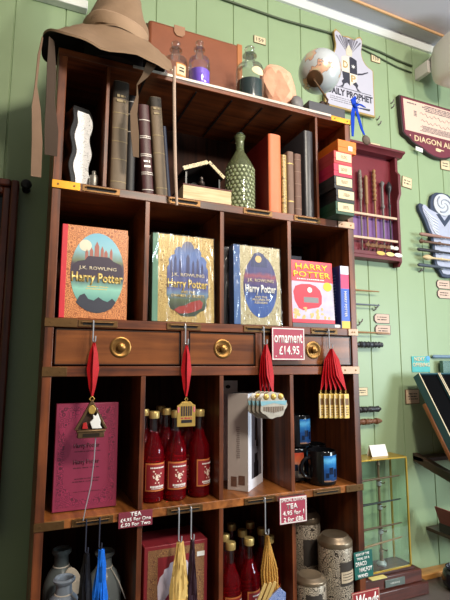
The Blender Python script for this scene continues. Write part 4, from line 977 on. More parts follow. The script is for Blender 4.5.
# local axes: left face along -x/+y, right face along +x/+y
def quad_box(mb, c, u, v, lu, lv, z0, z1):
    c = Vector(c); u = Vector((u[0], u[1], 0)); v = Vector((v[0], v[1], 0))
    base = [c, c+u*lu, c+u*lu+v*lv, c+v*lv]
    a = [mb.bm.verts.new((p.x, p.y, z0)) for p in base]; b = [mb.bm.verts.new((p.x, p.y, z1)) for p in base]
    mb.bm.faces.new(a[::-1]); mb.bm.faces.new(b)
    for i in range(4): mb.bm.faces.new((a[i], a[(i+1) % 4], b[(i+1) % 4], b[i]))
    return mb
th_ = math.radians(44)
ur = (math.cos(th_), math.sin(th_)); ul = (-math.sin(th_), math.cos(th_))
HC = 0.284
link('carton_body', quad_box(MB(), (0, 0, 0), ur, ul, 0.135, 0.066, 0, HC), plain('carton_grey_side', (186, 176, 170), 0.5, 0, 0.10, 24), wc, bevel=0.001)
def on_r(mb, a0, a1, z0, z1, d, th=0.0006):
    n = Vector((ur[1], -ur[0], 0)); c = Vector((ur[0], ur[1], 0))*a0 + n*d
    return quad_box(mb, c, ur, (-n.x, -n.y), a1-a0, th, z0, z1)
def on_l(mb, a0, a1, z0, z1, d, th=0.0006):
    n = Vector((-ul[1], ul[0], 0)); c = Vector((ul[0], ul[1], 0))*a0 + n*d
    return quad_box(mb, c, ul, (-n.x, -n.y), a1-a0, th, z0, z1)
link('front_panel', on_r(MB(), 0.0, 0.135, 0.0, HC, 0.0006), plain('carton_white_front', (226, 226, 236), 0.45), wc, smooth=False)
wi = link('window', on_r(MB(), 0.030, 0.118, 0.030, HC-0.022, 0.0014, 0.0008), plain('carton_dark_window', (92, 88, 96), 0.12, 0, 0.3, 30), wc, smooth=False)
sh = MB()
n = Vector((ur[1], -ur[0], 0))
for a, wd, z0, z1 in ((0.068, 0.040, 0.030, 0.075), (0.068, 0.026, 0.075, 0.10), (0.075, 0.012, 0.12, 0.25), (0.064, 0.010, 0.14, 0.22)):
    on_r(sh, a-wd/2, a+wd/2, z0, z1, 0.0022, 0.0007)
link('wand_and_stand', sh, plain('window_black_shapes', (16, 15, 20), 0.25), wi, smooth=False)
ph = MB(); on_l(ph, 0.010, 0.030, 0.018, 0.044, 0.0012); on_l(ph, 0.036, 0.054, 0.012, 0.040, 0.0012)
link('side_pictures', ph, plain('side_picture_brown', (104, 76, 64), 0.4, 0, 0.5, 120), wc, smooth=False)
ph = MB(); rnd = random.Random(3)
for i in range(16):
    z = 0.095 + i*0.0058; on_l(ph, 0.024+0.003*rnd.random(), 0.034+0.004*rnd.random(), z, z+0.0028, 0.0012)
link('side_lettering', ph, plain('side_letter_grey', (150, 138, 134), 0.5), wc, smooth=False)
wc2 = thing('window_carton', 'white carton with punched hang tab standing behind the corner turned one', 'carton', (0.590, 0.215, S4))
link('carton_body', MB().box(-0.055, 0.055, -0.02, 0.02, 0, 0.275), MATS['carton_white_front'], wc2, bevel=0.001)
link('hang_tab', MB().prism([(-0.050, 0.275), (0.030, 0.275), (0.030, 0.318), (-0.050, 0.318)], -0.0195, -0.0188), PAPERW, wc2, smooth=False)
link('tab_hole', MB().prism(oval(-0.005, 0.298, 0.009, 0.006, 16), -0.0203, -0.0194), DARKSLOT, wc2, smooth=False)

# mugs
MUGB = plain('black_mug_glaze', (18, 18, 21), 0.12, 0, 0.2)
def mug(label, loc, rz, pic_m):
    t = thing('mug', label, 'mug', loc, (0, 0, rz), 'printed black mugs')
    r, h = 0.044, 0.103
    link('cup', MB().lathe([(0, 0.002), (r*0.86, 0.0), (r*0.97, 0.004), (r, 0.012), (r, h-0.002), (r-0.0012, h), (r-0.0035, h-0.001), (r-0.004, 0.008), (0, 0.006)], seg=36), MUGB, t)
    pts = []
    for i in range(13):
        a = PI*0.5 + PI*i/12
        pts.append((-r+0.001+0.030*math.cos(a), 0, h*0.5+0.030*math.sin(a)))
    link('handle', MB().tube(pts, [0.0062]*13, 10), MUGB, t)
    a = -PI/2 + 0.25
    pc = link('printed_picture', MB().patch(r+0.0003, a-0.62, a+0.62, 0.014, h-0.012, n=12), pic_m, t)
    m = MB(); m.patch(r+0.0011, a-0.22, a+0.10, 0.036, 0.056, n=4).patch(r+0.0011, a+0.18, a+0.42, 0.026, 0.050, n=4).patch(r+0.0011, a-0.48, a-0.26, 0.026, 0.040, n=3)
    link('dark_rocks', m, plain('mug_dark_rocks', (16, 30, 56), 0.2), pc)
    return t
MPIC = bands('mug_blue_picture', [(0.0, (150, 110, 84)), (0.04, (156, 116, 88)), (0.09, (30, 62, 108)), (0.45, (26, 70, 130)), (0.7, (44, 120, 186)), (0.88, (96, 176, 222)), (1.0, (40, 110, 180))], 0.012, 0.086, 0.15, 0.3)
MPIC2 = bands('mug_orange_picture', [(0.0, (60, 52, 50)), (0.4, (150, 150, 140)), (0.7, (206, 110, 70)), (1.0, (190, 70, 50))], 0.012, 0.086, 0.15, 0.4)
m0 = mug('black mug with blue seascape print at the front, handle outward', (0.846, 0.046, S4), -0.1, MPIC)
m1 = mug('black mug with orange and grey print behind the front mug', (0.790, 0.125, S4), -0.6, MPIC2)
dup(m0, (0.886, 0.155, S4), (0, 0, -1.2), 'black mug at the back behind the front mug, rim showing')
dup(m0, (0.806, 0.128, S4+0.1036), (0, 0, 0.05), 'black mug with blue print standing on top of the other mugs')

# ------------------------------------------------------------ bottom row: potion flasks, scarves, gift box, tins
FROST = plain('grey_frosted_glass', (138, 146, 148), 0.3, 0, 0.1, trans=0.35, ior=1.3)
FROST2 = plain('blue_grey_frosted_glass', (158, 170, 186), 0.3, 0, 0.08, trans=0.3, ior=1.3)
STRING = plain('white_string', (200, 192, 180), 0.8)
def flask(label, loc, r, h, m):
    t = thing('flask', label, 'bottle', loc)
    link('vessel', MB().lathe([(0, 0.002), (r*0.9, 0), (r, 0.008), (r, h*0.62), (r*0.94, h*0.70), (r*0.7, h*0.79), (r*0.44, h*0.84), (r*0.40, h*0.93), (r*0.56, h*0.965), (r*0.58, h*0.985), (r*0.5, h), (r*0.34, h*0.99), (r*0.32, h*0.85), (0, h*0.84)], seg=30), m, t)
    link('string', MB().lathe([(r*0.46, h*0.832), (r*0.49, h*0.838), (r*0.46, h*0.846)], seg=24), STRING, t)
    return t
f1 = flask('dark grey frosted flask with an oval tag, at the back', (0.078, 0.140, S5), 0.044, 0.262, plain('dark_frosted_glass', (108, 116, 116), 0.3, 0, 0.1, trans=0.3, ior=1.3))
link('oval_tag', MB().prism([(0.026+0.024*math.cos(a)*0.8-0.010*math.sin(a), 0.196+0.034*math.sin(a)+0.004*math.cos(a)) for a in [2*PI*i/24 for i in range(24)]], -0.053, -0.049), plain('speckled_tag', (176, 160, 140), 0.8, 0, 0.25, 120), f1, bevel=0.001)
link('tag_string', MB().tube([(0.014, -0.018, 0.219), (0.022, -0.040, 0.226), (0.024, -0.050, 0.215)], 0.0012, 6), STRING, f1)
f2 = flask('pale blue grey frosted flask standing at the front', (0.079, 0.048, S5), 0.046, 0.226, FROST2)
link('tag_string', MB().tube([(0.016, -0.018, 0.19), (0.036, -0.034, 0.172), (0.050, -0.036, 0.145)], 0.0012, 6), STRING, f2)
f3 = flask('grey frosted flask partly behind the blue scarf', (0.186, 0.110, S5), 0.046, 0.252, FROST)
link('tag_string', MB().tube([(0.014, -0.018, 0.212), (0.032, -0.040, 0.185), (0.050, -0.044, 0.14)], 0.0012, 6), STRING, f3)

def tassel(label, p, length, w, m, name='tassel', n=9, cat='tassel', group=None, seed=1, metal=None):
    t = thing(name, label, cat, p, (0, 0, 0), group)
    rnd = random.Random(seed); mb = MB()
    for i in range(n):
        q = (i-(n-1)/2)/max(1, (n-1)/2)
        pts = []; ws = []; tw = []
        for k in range(7):
            f = k/6
            pts.append((q*w*0.5*min(1, 0.25+f*1.1) + rnd.uniform(-1, 1)*0.0012, -0.006*math.cos(q*PI/2)+0.003+rnd.uniform(-1, 1)*0.002, -length*f))
            ws.append(w*0.30*(0.5+0.5*f)); tw.append(rnd.uniform(-1.1, 1.1)+q*0.5)
        mb.strip(pts, ws, 0.0016, tw)
    mb.lathe([(0.002, 0.002), (0.0055, -0.002), (0.006, -0.02), (0.003, -0.028)], (0, 0, 0), 10)
    link('strands', mb, m, t)
    if metal: metal(t, length, w)
    return t
BLKS = plain('black_silky_cord', (20, 20, 26), 0.4, 0, 0.2, 60)
p = s_hook('dark enamelled hook holding the black tassel', 0.119, ZB4, 0.072, plain('dark_enamel', (66, 68, 84), 0.3, 0.5))
tassel('long black silky tassel hanging beside the blue one', p, 0.22, 0.036, BLKS, seed=2)
p = s_hook('dark enamelled hook holding the bright blue tassel', 0.151, ZB4, 0.066, MATS['dark_enamel'])
tassel('bright blue silky tassel hanging in front of the grey flask', (p[0]+0.003, p[1]-0.004, p[2]), 0.22, 0.038, plain('bright_blue_silk', (28, 110, 220), 0.35, 0, 0.3, 60), seed=3)
def charm(c):
    def f(t, L_, w):
        mb = MB(); rnd = random.Random(4)
        for i in range(26): mb.ball((rnd.uniform(-0.5, 0.5)*w, -0.006+rnd.uniform(-0.006, 0.004), -L_+rnd.uniform(-0.006, 0.022)), rnd.uniform(0.003, 0.005), 8)
        link('bead_fringe', mb, c, t)
    return f
p = s_hook('steel hook holding the yellow ribbon tassel', 0.355, ZB4, 0.078)
tassel('pale yellow ribbon tassel with beaded fringe before the red gift box', p, 0.168, 0.044, plain('straw_yellow_ribbon', (222, 186, 112), 0.4, 0, 0.2, 60), seed=5, n=7, metal=charm(GOLDM))
p = s_hook('steel hook holding the dark plum tassel', 0.389, ZB4, 0.078)
tassel('dark plum tassel hanging just right of the yellow one', p, 0.20, 0.026, plain('dark_plum_cord', (46, 22, 34), 0.5, 0, 0.2, 60), seed=6, metal=charm(PAPERW))
p = s_hook('steel hook holding the gold lanyards', 0.611, ZB4, 0.094)
lan = thing('gold_lanyard', 'bundle of gold beaded lanyards with blue sequined charms, on one hook', 'lanyard', p)
mb = MB(); rnd = random.Random(12)
for i in range(13):
    q = (i-6)/6
    for k in range(46):
        f = k/45
        mb.ball((q*0.027*min(1, f*1.6)*(1-0.15*f)+0.010*f+rnd.uniform(-1, 1)*0.0008, -0.006*math.cos(q*1.5)+0.002-0.004*(i % 2), -0.004-0.148*f), 0.0030, 6, 1, 1, 1.1)
link('beaded_cords', mb, plain('gold_beads', (200, 150, 72), 0.35, 0.35, 0.6, 240), lan)
for i, dx in enumerate((-0.014, 0.002, 0.016)):
    R_ = Matrix.Rotation(0.5, 3, 'Y')
    mb = MB().box(-0.005, 0.005, -0.004, -0.001, -0.055, 0)
    link('gold_bar', mb, plain('pale_gold_bar', (226, 190, 120), 0.35, 0.4), lan, loc=(dx, -0.012, -0.120), rot=(0, 0.5, 0), bevel=0.0006)
link('sequin_charm', MB().prism([(-0.006, -0.160), (0.030, -0.138), (0.048, -0.153), (0.044, -0.213), (0.005, -0.223), (-0.012, -0.193)], -0.018, -0.012), filigree('blue_sequins', (50, 92, 168), (180, 190, 220), 330, 0.2), lan, bevel=0.001)

# red gift box with arched picture
rb = thing('gift_box', 'dark red gift box with gold patterned border and white arched picture', 'box', (0.365, 0.035, S5))
link('box_body', MB().box(-0.089, 0.089, 0, 0.12, 0, 0.270), plain('dark_red_box', (132, 40, 48), 0.4, 0, 0.08), rb, bevel=0.002)
fr = MB()
for a, b, c, d in ((-0.079, 0.079, 0.010, 0.030), (-0.079, 0.079, 0.240, 0.260), (-0.079, -0.052, 0.030, 0.240), (0.052, 0.079, 0.030, 0.240)): fr.box(a, b, -0.0006, 0, c, d)
link('gold_border', fr, filigree('brown_gold_pattern', (112, 72, 54), (168, 128, 84), 240, 0.2), rb, smooth=False)
wp = [(-0.046, 0.03), (-0.052, 0.17), (-0.046, 0.19), (-0.036, 0.198), (-0.034, 0.208), (-0.022, 0.212), (-0.018, 0.222), (-0.004, 0.226), (0.006, 0.238), (0.016, 0.226), (0.030, 0.222), (0.034, 0.212), (0.046, 0.206), (0.05, 0.17), (0.046, 0.03)]
wq = link('arched_picture', MB().prism(wp, -0.0009, 0), plain('pale_lavender_print', (206, 198, 216), 0.4, 0, 0.08), rb, smooth=False)
link('printed_figure', MB().prism([(-0.034, 0.05), (-0.030, 0.135), (-0.012, 0.155), (-0.006, 0.175), (0.0, 0.150), (0.012, 0.165), (0.018, 0.14), (0.04, 0.12), (0.044, 0.05)], -0.0013, -0.0008), plain('print_rose_red', (150, 48, 76), 0.4, 0, 0.3, 60), wq, smooth=False)
link('price_sticker', MB().box(0.058, 0.080, -0.0012, -0.0002, 0.228, 0.240), PAPERW, rb, smooth=False)

# embossed tins
TIN = filigree('embossed_pewter_tin', (206, 192, 172), (58, 50, 44), 150, 0.2, 0.35, 0.4)
LIDM = plain('pewter_lid', (132, 116, 96), 0.35, 0.65, 0.2, 40)
def tin(label, loc, r, h, rz=0.0, lab=True):
    t = thing('tin', label, 'tin', loc, (0, 0, rz), 'embossed pewter tins')
    link('body', MB().lathe([(0, 0.001), (r*0.98, 0), (r, 0.003), (r, h*0.86), (r*0.97, h*0.875), (0, h*0.875)], seg=36), TIN, t)
    link('lid', MB().lathe([(r*0.985, h*0.865), (r*1.02, h*0.875), (r*1.02, h*0.925), (r*0.99, h*0.94), (r*0.86, h*0.965), (r*0.80, h*0.985), (r*0.74, h), (r*0.5, h*0.995), (r*0.3, h*0.988), (0, h*0.99)], seg=36), LIDM, t)
    a = -PI/2
    pn = link('dark_panel', MB().patch(r+0.0003, a-0.25, a+0.85, h*0.40, h*0.70, n=12), plain('dark_pewter_panel', (84, 78, 74), 0.4, 0.5), t)
    if lab:
        lb = link('paper_label', MB().patch(r+0.0012, a-0.20, a+0.80, h*0.44, h*0.58, n=12), plain('kraft_cream_label', (196, 178, 152), 0.7, 0, 0.08), t)
        m = MB(); rnd = random.Random(3)
        for zz in (0.475, 0.51, 0.545):
            q = -0.1
            while q < 0.6:
                d = 0.04+0.05*rnd.random(); m.patch(r+0.0019, a+q, a+q+d, h*zz, h*zz+0.002, n=1); q += d+0.03
        link('label_print', m, INK, lb, smooth=False)
    return t
tin('large embossed pewter tin with cream paper label at the front beside the post', (0.887, 0.046, S5), 0.053, 0.222, -0.1)
tin('tall embossed pewter tin standing behind the large one', (0.857, 0.165, S5), 0.048, 0.264, -0.5, False)
tin('short embossed pewter tin at the front, lowest of the tins', (0.7715, 0.012, S5), 0.046, 0.135, -0.6, False)
tin('embossed pewter tin half hidden behind the divider and the short tin', (0.7625, 0.165, S5), 0.040, 0.262, 0.1)

# ------------------------------------------------------------ things on the green wall
PRP = plain('board_pale_lilac', (186, 184, 198), 0.5, 0, 0.03)
NZ = 0.90
np_ = thing('newspaper_sign', 'shaped newspaper sign with winged crest on the wall behind the globe', 'sign', (1.245, W-0.0125, 2.728))
link('spacer', MB().box(-0.06, 0.06, -0.0005, 0.0122, 0.06, 0.20), BLACK, np_)
half = [(0.138, 0.0), (0.138, 0.255), (0.128, 0.262), (0.112, 0.268), (0.096, 0.280), (0.082, 0.300), (0.074, 0.325), (0.072, 0.350), (0.078, 0.385), (0.080, 0.415), (0.070, 0.428), (0.052, 0.420), (0.036, 0.400), (0.020, 0.404), (0.0, 0.408)]
OUT = half + [(-x, z) for x, z in half[-2::-1]]
link('board', MB().prism(OUT, -0.012, -0.0003), plain('board_edge_gold', (168, 140, 84), 0.5), np_, bevel=0.001)
def scaled(P, k, cx=0.0, cz=0.2): return [(cx+(x-cx)*k, cz+(z-cz)*k) for x, z in P]
link('board_face', MB().prism(scaled(OUT, 0.955), -0.0128, -0.0115), PRP, np_, smooth=False)
yy = -0.0128
DKN = plain('charcoal_print', (48, 48, 62), 0.55)
lettering('DAILY PROPHET', DKN, np_, 0.0, yy, 0.088, 0.250, 0.036, 0.035)
printed(np_, plain('grey_print', (120, 118, 128), 0.6), -0.115, 0.02, 0.030, 0.062, yy, 3, 'small_print', 6, 0.35)
link('print_rule', MB().box(-0.118, 0.118, yy-0.0003, yy, 0.113, 0.116), DKN, np_, smooth=False)
# quartered shield
link('shield_quarter', MB().prism([(0, 0.205), (0, 0.290), (0.010, 0.296), (0.024, 0.292), (0.042, 0.284), (0.042, 0.205)], yy-0.0005, yy), DKN, np_, smooth=False)
link('shield_quarter', MB().prism([(0, 0.205), (-0.042, 0.205), (-0.038, 0.170), (0, 0.135)], yy-0.0005, yy), DKN, np_, smooth=False)
link('shield_quarter', MB().prism([(0, 0.205), (0.042, 0.205), (0.038, 0.170), (0, 0.135)], yy-0.0005, yy), plain('shield_cream', (222, 212, 196), 0.5), np_, smooth=False)
link('shield_quarter', MB().prism([(0, 0.205), (0, 0.290), (-0.010, 0.296), (-0.024, 0.292), (-0.042, 0.284), (-0.042, 0.205)], yy-0.0005, yy), MATS['shield_cream'], np_, smooth=False)
lettering('D', plain('crest_gold', (186, 152, 92), 0.5), np_, -0.022, yy-0.0005, 0.245, 0.026, 0.038, 0.02)
lettering('P', MATS['crest_gold'], np_, 0.020, yy-0.0005, 0.178, 0.026, 0.038, 0.02)
star = [(0.021+(0.013 if i % 2 == 0 else 0.005)*math.sin(2*PI*i/12), 0.245+(0.013 if i % 2 == 0 else 0.005)*math.cos(2*PI*i/12)) for i in range(12)]
link('star', MB().prism(star, yy-0.0010, yy-0.0004), PAPERW, np_, smooth=False)
for s_ in (-1, 1):
    mb = MB()
    for i in range(6):
        a = 0.95 + i*0.17; L0 = 0.092-0.008*i
        p0 = (s_*0.012, 0.315+0.004*i); p1 = (p0[0]+s_*L0*math.cos(a), p0[1]+L0*math.sin(a))
        n_ = (-math.sin(a)*0.006, math.cos(a)*0.006)
        mb.prism([p0, (p1[0]+s_*n_[0]*0.6, p1[1]+n_[1]*0.6), (p1[0]+s_*0.004*math.cos(a), p1[1]+0.004*math.sin(a)), (p1[0]-s_*n_[0]*0.9, p1[1]-n_[1]*0.9)], yy-0.0006-0.0001*i, yy)
    link('printed_wing', mb, plain('wing_grey_print', (112, 110, 122), 0.55, 0, 0.3, 150), np_, smooth=False)
    leg = [(s_*0.014, 0.150), (s_*0.034, 0.165), (s_*0.046, 0.150), (s_*0.040, 0.134), (s_*0.052, 0.122), (s_*0.062, 0.118), (s_*0.040, 0.118), (s_*0.030, 0.140)]
    link('printed_leg', MB().prism(leg, yy-0.0005, yy), DKN, np_, smooth=False)
    arm = [(s_*0.044, 0.215), (s_*0.070, 0.222), (s_*0.104, 0.240), (s_*0.106, 0.235), (s_*0.072, 0.214), (s_*0.044, 0.205)]
    link('printed_arm', MB().prism(arm, yy-0.0005, yy), DKN, np_, smooth=False)
link('printed_head', MB().prism([(-0.016, 0.298), (-0.018, 0.330), (-0.008, 0.350), (0.002, 0.358), (0.012, 0.346), (0.018, 0.330), (0.016, 0.298)], yy-0.0009, yy), plain('bird_cream_print', (206, 196, 176), 0.55, 0, 0.2, 150), np_, smooth=False)
mb = MB(); rnd = random.Random(3)
for o_ in np_.children: o_.scale = (1, 1, NZ)
for o_ in np_.children:
    if o_.name.startswith('lettering'): o_.location.z *= NZ
# carved scroll sign
dg_ = thing('hanging_sign', 'maroon edged scroll shaped sign with cream panel under the white speaker', 'sign', (1.766, W, 2.602))
side = [(0.268, 0.340), (0.262, 0.20), (0.255, 0.110), (0.240, 0.096), (0.215, 0.086), (0.195, 0.066), (0.165, 0.052), (0.125, 0.040), (0.085, 0.016), (0.04, 0.002), (0.0, -0.002)]
side = [(x*0.87, z*0.815) for x, z in side]
OS = [(-x, z) for x, z in side] + [(x, z) for x, z in side[-2::-1]]
link('board', MB().prism(OS, -0.024, -0.0003), plain('dark_sign_edge', (48, 34, 34), 0.5), dg_, bevel=0.002)
OM = scaled(OS, 0.965, 0, 0.14)
link('maroon_field', MB().prism(OM, -0.0262, -0.0235), plain('sign_maroon', (112, 46, 60), 0.5, 0, 0.06), dg_, bevel=0.0008)
OP = [(-0.212, 0.262), (-0.206, 0.104), (0.206, 0.104), (0.212, 0.262)]
pn = link('cream_panel', MB().prism(OP, -0.0272, -0.026), plain('sign_cream', (222, 190, 172), 0.55, 0, 0.05), dg_, smooth=False)
lettering('DIAGON ALLEY', plain('sign_pale_gold', (226, 202, 160), 0.5), dg_, 0.004, -0.0262, 0.074, 0.312, 0.030, 0.02)
hand = [(-0.020, 0.048), (-0.020, 0.062), (-0.008, 0.066), (0.004, 0.064), (0.026, 0.060), (0.040, 0.060), (0.040, 0.055), (0.018, 0.054), (0.016, 0.046), (0.006, 0.044), (-0.006, 0.044)]
link('pointing_hand', MB().prism([(x*0.9, z*0.8-0.004) for x, z in hand], -0.0268, -0.0258), MATS['sign_pale_gold'], dg_, smooth=False)
GP = plain('sign_grey_print', (104, 92, 98), 0.55)
for x0, x1, z0, z1, n, sd in ((-0.190, -0.12, 0.241, 0.252, 1, 1), (-0.095, 0.18, 0.222, 0.256, 4, 2), (-0.150, -0.130, 0.184, 0.214, 4, 4), (-0.118, 0.17, 0.116, 0.148, 5, 3)):
    printed(pn, GP, x0, x1, z0, z1, -0.0272, n, 'printed_lines', sd, 0.62)
scr = MB()
for zc, x0, x1 in ((0.205, -0.11, 0.18), (0.170, -0.105, 0.18)):
    pts = []
    for i in range(60):
        f = i/59; pts.append((x0+(x1-x0)*f, -0.0276, zc-0.012*f+0.006*math.sin(i*1.1)+0.005*math.sin(i*0.37)))
    scr.tube(pts, 0.0009, 5)
link('script_line', scr, GP, pn)
link('star_dot', MB().prism(oval(-0.178, 0.082, 0.004, 0.004, 8), -0.0268, -0.0258), MATS['sign_pale_gold'], dg_, smooth=False)

# little number and price plates
def plate(label, x0, x1, z0, z1, text=None, m=CREAMTAG, edge=None, rot=0.0, cut=False, seed=1, rows=2):
    t = thing('wall_plate', label, 'tag', ((x0+x1)/2, W-0.0001, (z0+z1)/2), (0, rot, 0))
    w, h = x1-x0, z1-z0
    if cut: P = [(-w/2, -h*0.22), (-w/2, h*0.22), (-w/2+h*0.28, h/2), (w/2, h/2), (w/2, -h/2), (-w/2+h*0.28, -h/2)]
    else: P = [(-w/2, -h/2), (w/2, -h/2), (w/2, h/2), (-w/2, h/2)]
    link('plate', MB().prism(P, -0.004, -0.0003), edge or plain('plate_edge_brown', (112, 86, 62), 0.5), t, bevel=0.0006)
    link('plate_face', MB().prism(scaled(P, 0.92, 0, 0), -0.0048, -0.0035), m, t, smooth=False)
    if text: lettering(text, INK, t, 0, -0.0048, 0, w*0.6, h*0.5, 0.0)
    else: printed(t, INK, -w*0.34, w*0.36, -h*0.25, h*0.28, -0.0048, rows, 'printed_lines', seed, 0.35)
    return t
plate('small cream number plate reading 159 above the dark green bottle', 0.771, 0.828, 2.942, 2.974, '159')
plate('small cream number plate reading 159 next to the newspaper sign', 1.392, 1.446, 3.026, 3.062, '159')
plate('small cream plate on the wall behind the bronze medal', 1.365, 1.425, 2.575, 2.615, None, seed=7)
plate('cream wedge shaped plate right of the red wand rack', 1.545, 1.605, 2.428, 2.482, None, rot=0.10, seed=9)
plate('cream plate fixed under the scroll shaped sign', 1.800, 1.862, 2.560, 2.612, None, seed=10)
for z, x, lab in ((1.803, 1.390, 'pinkish luggage shaped plate by the wall wands, upper of its pair'), (1.754, 1.393, 'pinkish luggage shaped plate by the wall wands, lower of its pair'),
                  (1.980, 1.769, 'pinkish luggage shaped plate below the winged plaque, upper of its pair'), (1.934, 1.770, 'pinkish luggage shaped plate below the winged plaque, lower of its pair')):
    plate(lab, x-0.043, x+0.043, z-0.021, z+0.021, None, PINKTAG, plain('plate_edge_dark', (72, 58, 60), 0.5), cut=True, seed=int(x*100+z*7))
plate('cream plate peeping out beside the cabinet above two dark wall wands', 1.235, 1.298, 1.474, 1.508, None, seed=21)
plate('blank pinkish plate on the wall left of the teal display boxes', 1.503, 1.583, 1.432, 1.495, None, plain('plain_pink_plate', (206, 180, 150), 0.6), seed=22, rows=3)
tag(link('price_tag', MB().box(-0.022, 0.022, -0.0012, 0, -0.010, 0.010), PAPERW, None, loc=(1.640, W-0.0255, 2.622), rot=(0, 0.12, 0)), 'tiny white tag tucked below the edge of the scroll shaped sign', 'tag')
for x, z, lab in ((1.412, 2.735, 'upper'), (1.420, 2.712, 'lower'), (1.502, 2.838, 'upper'), (1.504, 2.815, 'lower'), (1.348, 1.838, 'upper'), (1.360, 1.850, 'lower'), (1.258, 1.770, 'upper'), (1.270, 1.782, 'lower'), (1.622, 2.030, 'upper'), (1.636, 2.036, 'lower')):
    where = {2.735: 'right of the newspaper sign, upper', 2.712: 'right of the newspaper sign, lower', 2.838: 'left of the scroll shaped sign, upper', 2.815: 'left of the scroll shaped sign, lower', 1.838: 'above the paired plates, lower', 1.850: 'above the paired plates, upper', 1.770: 'left of the lower paired plate, lower', 1.782: 'left of the lower paired plate, upper', 2.030: 'below the winged plaque, lower', 2.036: 'below the winged plaque, upper'}[z]
    o = link('wall_peg', MB().tube([(0, 0, 0), (0.0, -0.006, 0.0), (0.003, -0.012, 0.003), (0.006, -0.014, 0.014)], 0.0028, 8), plain('grey_peg', (110, 100, 100), 0.5), None, loc=(x, W-0.0002, z))
    tag(o, 'small grey wall peg '+where+' of its pair', 'peg')

# cable under the cornice
tag(link('cable', MB().tube([(0.60, W-0.006, 3.09), (0.9, W-0.006, 3.085), (1.2, W-0.006, 3.10), (1.45, W-0.006, 3.085), (1.55, W-0.006, 3.072), (1.645, W-0.006, 3.066)], 0.005, 8), plain('dark_green_cable', (58, 70, 44), 0.5)), 'dark cable clipped along the wall below the cornice', 'cable')
tag(link('cable', MB().tube([(1.18, W-0.006, 3.082), (1.35, W-0.006, 3.070), (1.55, W-0.006, 3.035), (1.64, W-0.006, 3.03)], 0.0035, 8), MATS['dark_green_cable']), 'thin sagging cable beside the main one below the cornice', 'cable')
tag(link('copper_pipe', MB().tube([(1.0, 0.235, 3.191), (2.6, 0.275, 3.191)], 0.0065, 10), plain('copper_orange', (200, 156, 112), 0.5, 0.1, 0.15)), 'thin orange copper pipe running along the ceiling', 'pipe')
tag(link('white_trunking', MB().box(-0.99, 0.098, 0.325, W-0.0005, 2.852, 2.884), plain('white_trunking_paint', (222, 222, 214), 0.5), bevel=0.003), 'white boxed trunking end high on the wall left of the hat', 'trunking')

# wall speaker
spk = thing('wall_speaker', 'rounded white speaker on an angled bracket under the ceiling', 'speaker', (1.757, 0.175, 2.888))
WPL = plain('white_plastic', (216, 210, 204), 0.4, 0, 0.03)
mb = MB()
rings = []
for i in range(9):
    f = i/8; y_ = 0.10 - 0.22*f
    w, h = 0.086+0.016*math.sin(PI*min(1, f*0.9)), 0.098+0.018*math.sin(PI*min(1, f*0.9))
    if i in (0, 8): w *= 0.86; h *= 0.86
    rings.append([mb.bm.verts.new((w*math.copysign(abs(math.cos(a))**0.5, math.cos(a)), y_, 0.135+h*math.copysign(abs(math.sin(a))**0.5, math.sin(a)))) for a in [2*PI*k/40 for k in range(40)]])
for a, b in zip(rings, rings[1:]):
    for k in range(40): mb.bm.faces.new((a[k], a[(k+1) % 40], b[(k+1) % 40], b[k]))
mb.bm.faces.new(rings[0]); mb.bm.faces.new(rings[-1][::-1])
so = link('housing', mb, WPL, spk)
gr = MB().prism([(0.084*math.copysign(abs(math.cos(a))**0.5, math.cos(a)), 0.135+0.092*math.copysign(abs(math.sin(a))**0.5, math.sin(a))) for a in [2*PI*k/40 for k in range(40)]], -0.126, -0.121)
link('grille', gr, plain('pale_grille', (196, 190, 184), 0.6, 0, 0.2, 300), spk, bevel=0.001)
link('bracket', MB().prism([(-0.088, 0.120), (-0.088, 0.163), (0.018, 0.285), (0.040, 0.225)], 0.110, 0.135), WPL, spk, bevel=0.002)
link('wall_foot', MB().box(-0.092, -0.070, 0.105, 0.1848, 0.110, 0.170), WPL, spk, bevel=0.002)
link('bracket_arm', MB().box(-0.01, 0.03, 0.085, 0.120, 0.205, 0.250), WPL, spk, bevel=0.002)

# wands
WANDM = {}
def wand_mesh(L_, style, seed):
    rnd = random.Random(seed); prof = []
    hl = L_*0.36; rh = 0.0092
    n = 26
    for i in range(n+1):
        f = i/n; z = f*hl
        if style == 'twist': r_ = rh*(0.85+0.22*math.sin(i*1.5))
        elif style == 'knob': r_ = rh*(0.62+0.6*math.exp(-((f-0.08)/0.07)**2)+0.45*math.exp(-((f-0.95)/0.05)**2))
        elif style == 'bulb': r_ = rh*(0.5+1.0*math.exp(-((f-0.22)/0.16)**2)+0.3*math.exp(-((f-0.9)/0.06)**2))
        elif style == 'gnarl': r_ = rh*(0.9+0.25*rnd.uniform(-1, 1))
        else: r_ = rh*(0.9-0.1*f)
        prof.append((max(0.001, r_*(min(1, 0.5+f*8))), z))
    prof += [(rh*0.52, hl+0.003), (rh*0.30, L_*0.97), (0.0012, L_)]
    return [(0.0, 0.0)] + prof
def wand(label, loc, rot, L_, style, m, seed=1, group=None):
    t = thing('wand', label, 'wand', loc, rot, group)
    prof = wand_mesh(L_, style, seed)
    k = 28
    link('handle', MB().lathe(prof[:k], seg=12), m, t)
    link('shaft', MB().lathe(prof[k-1:], seg=12), m, t)
    return t
WB = plain('wand_dark_brown', (106, 76, 58), 0.45, 0, 0.25, 60); WT = plain('wand_tan', (150, 110, 70), 0.5, 0, 0.2, 60); WK = plain('wand_black', (40, 38, 42), 0.4, 0, 0.2, 60)
WG = plain('wand_grey', (112, 106, 106), 0.45, 0, 0.25, 60); WC = plain('wand_ivory', (206, 182, 140), 0.5, 0, 0.2, 60)

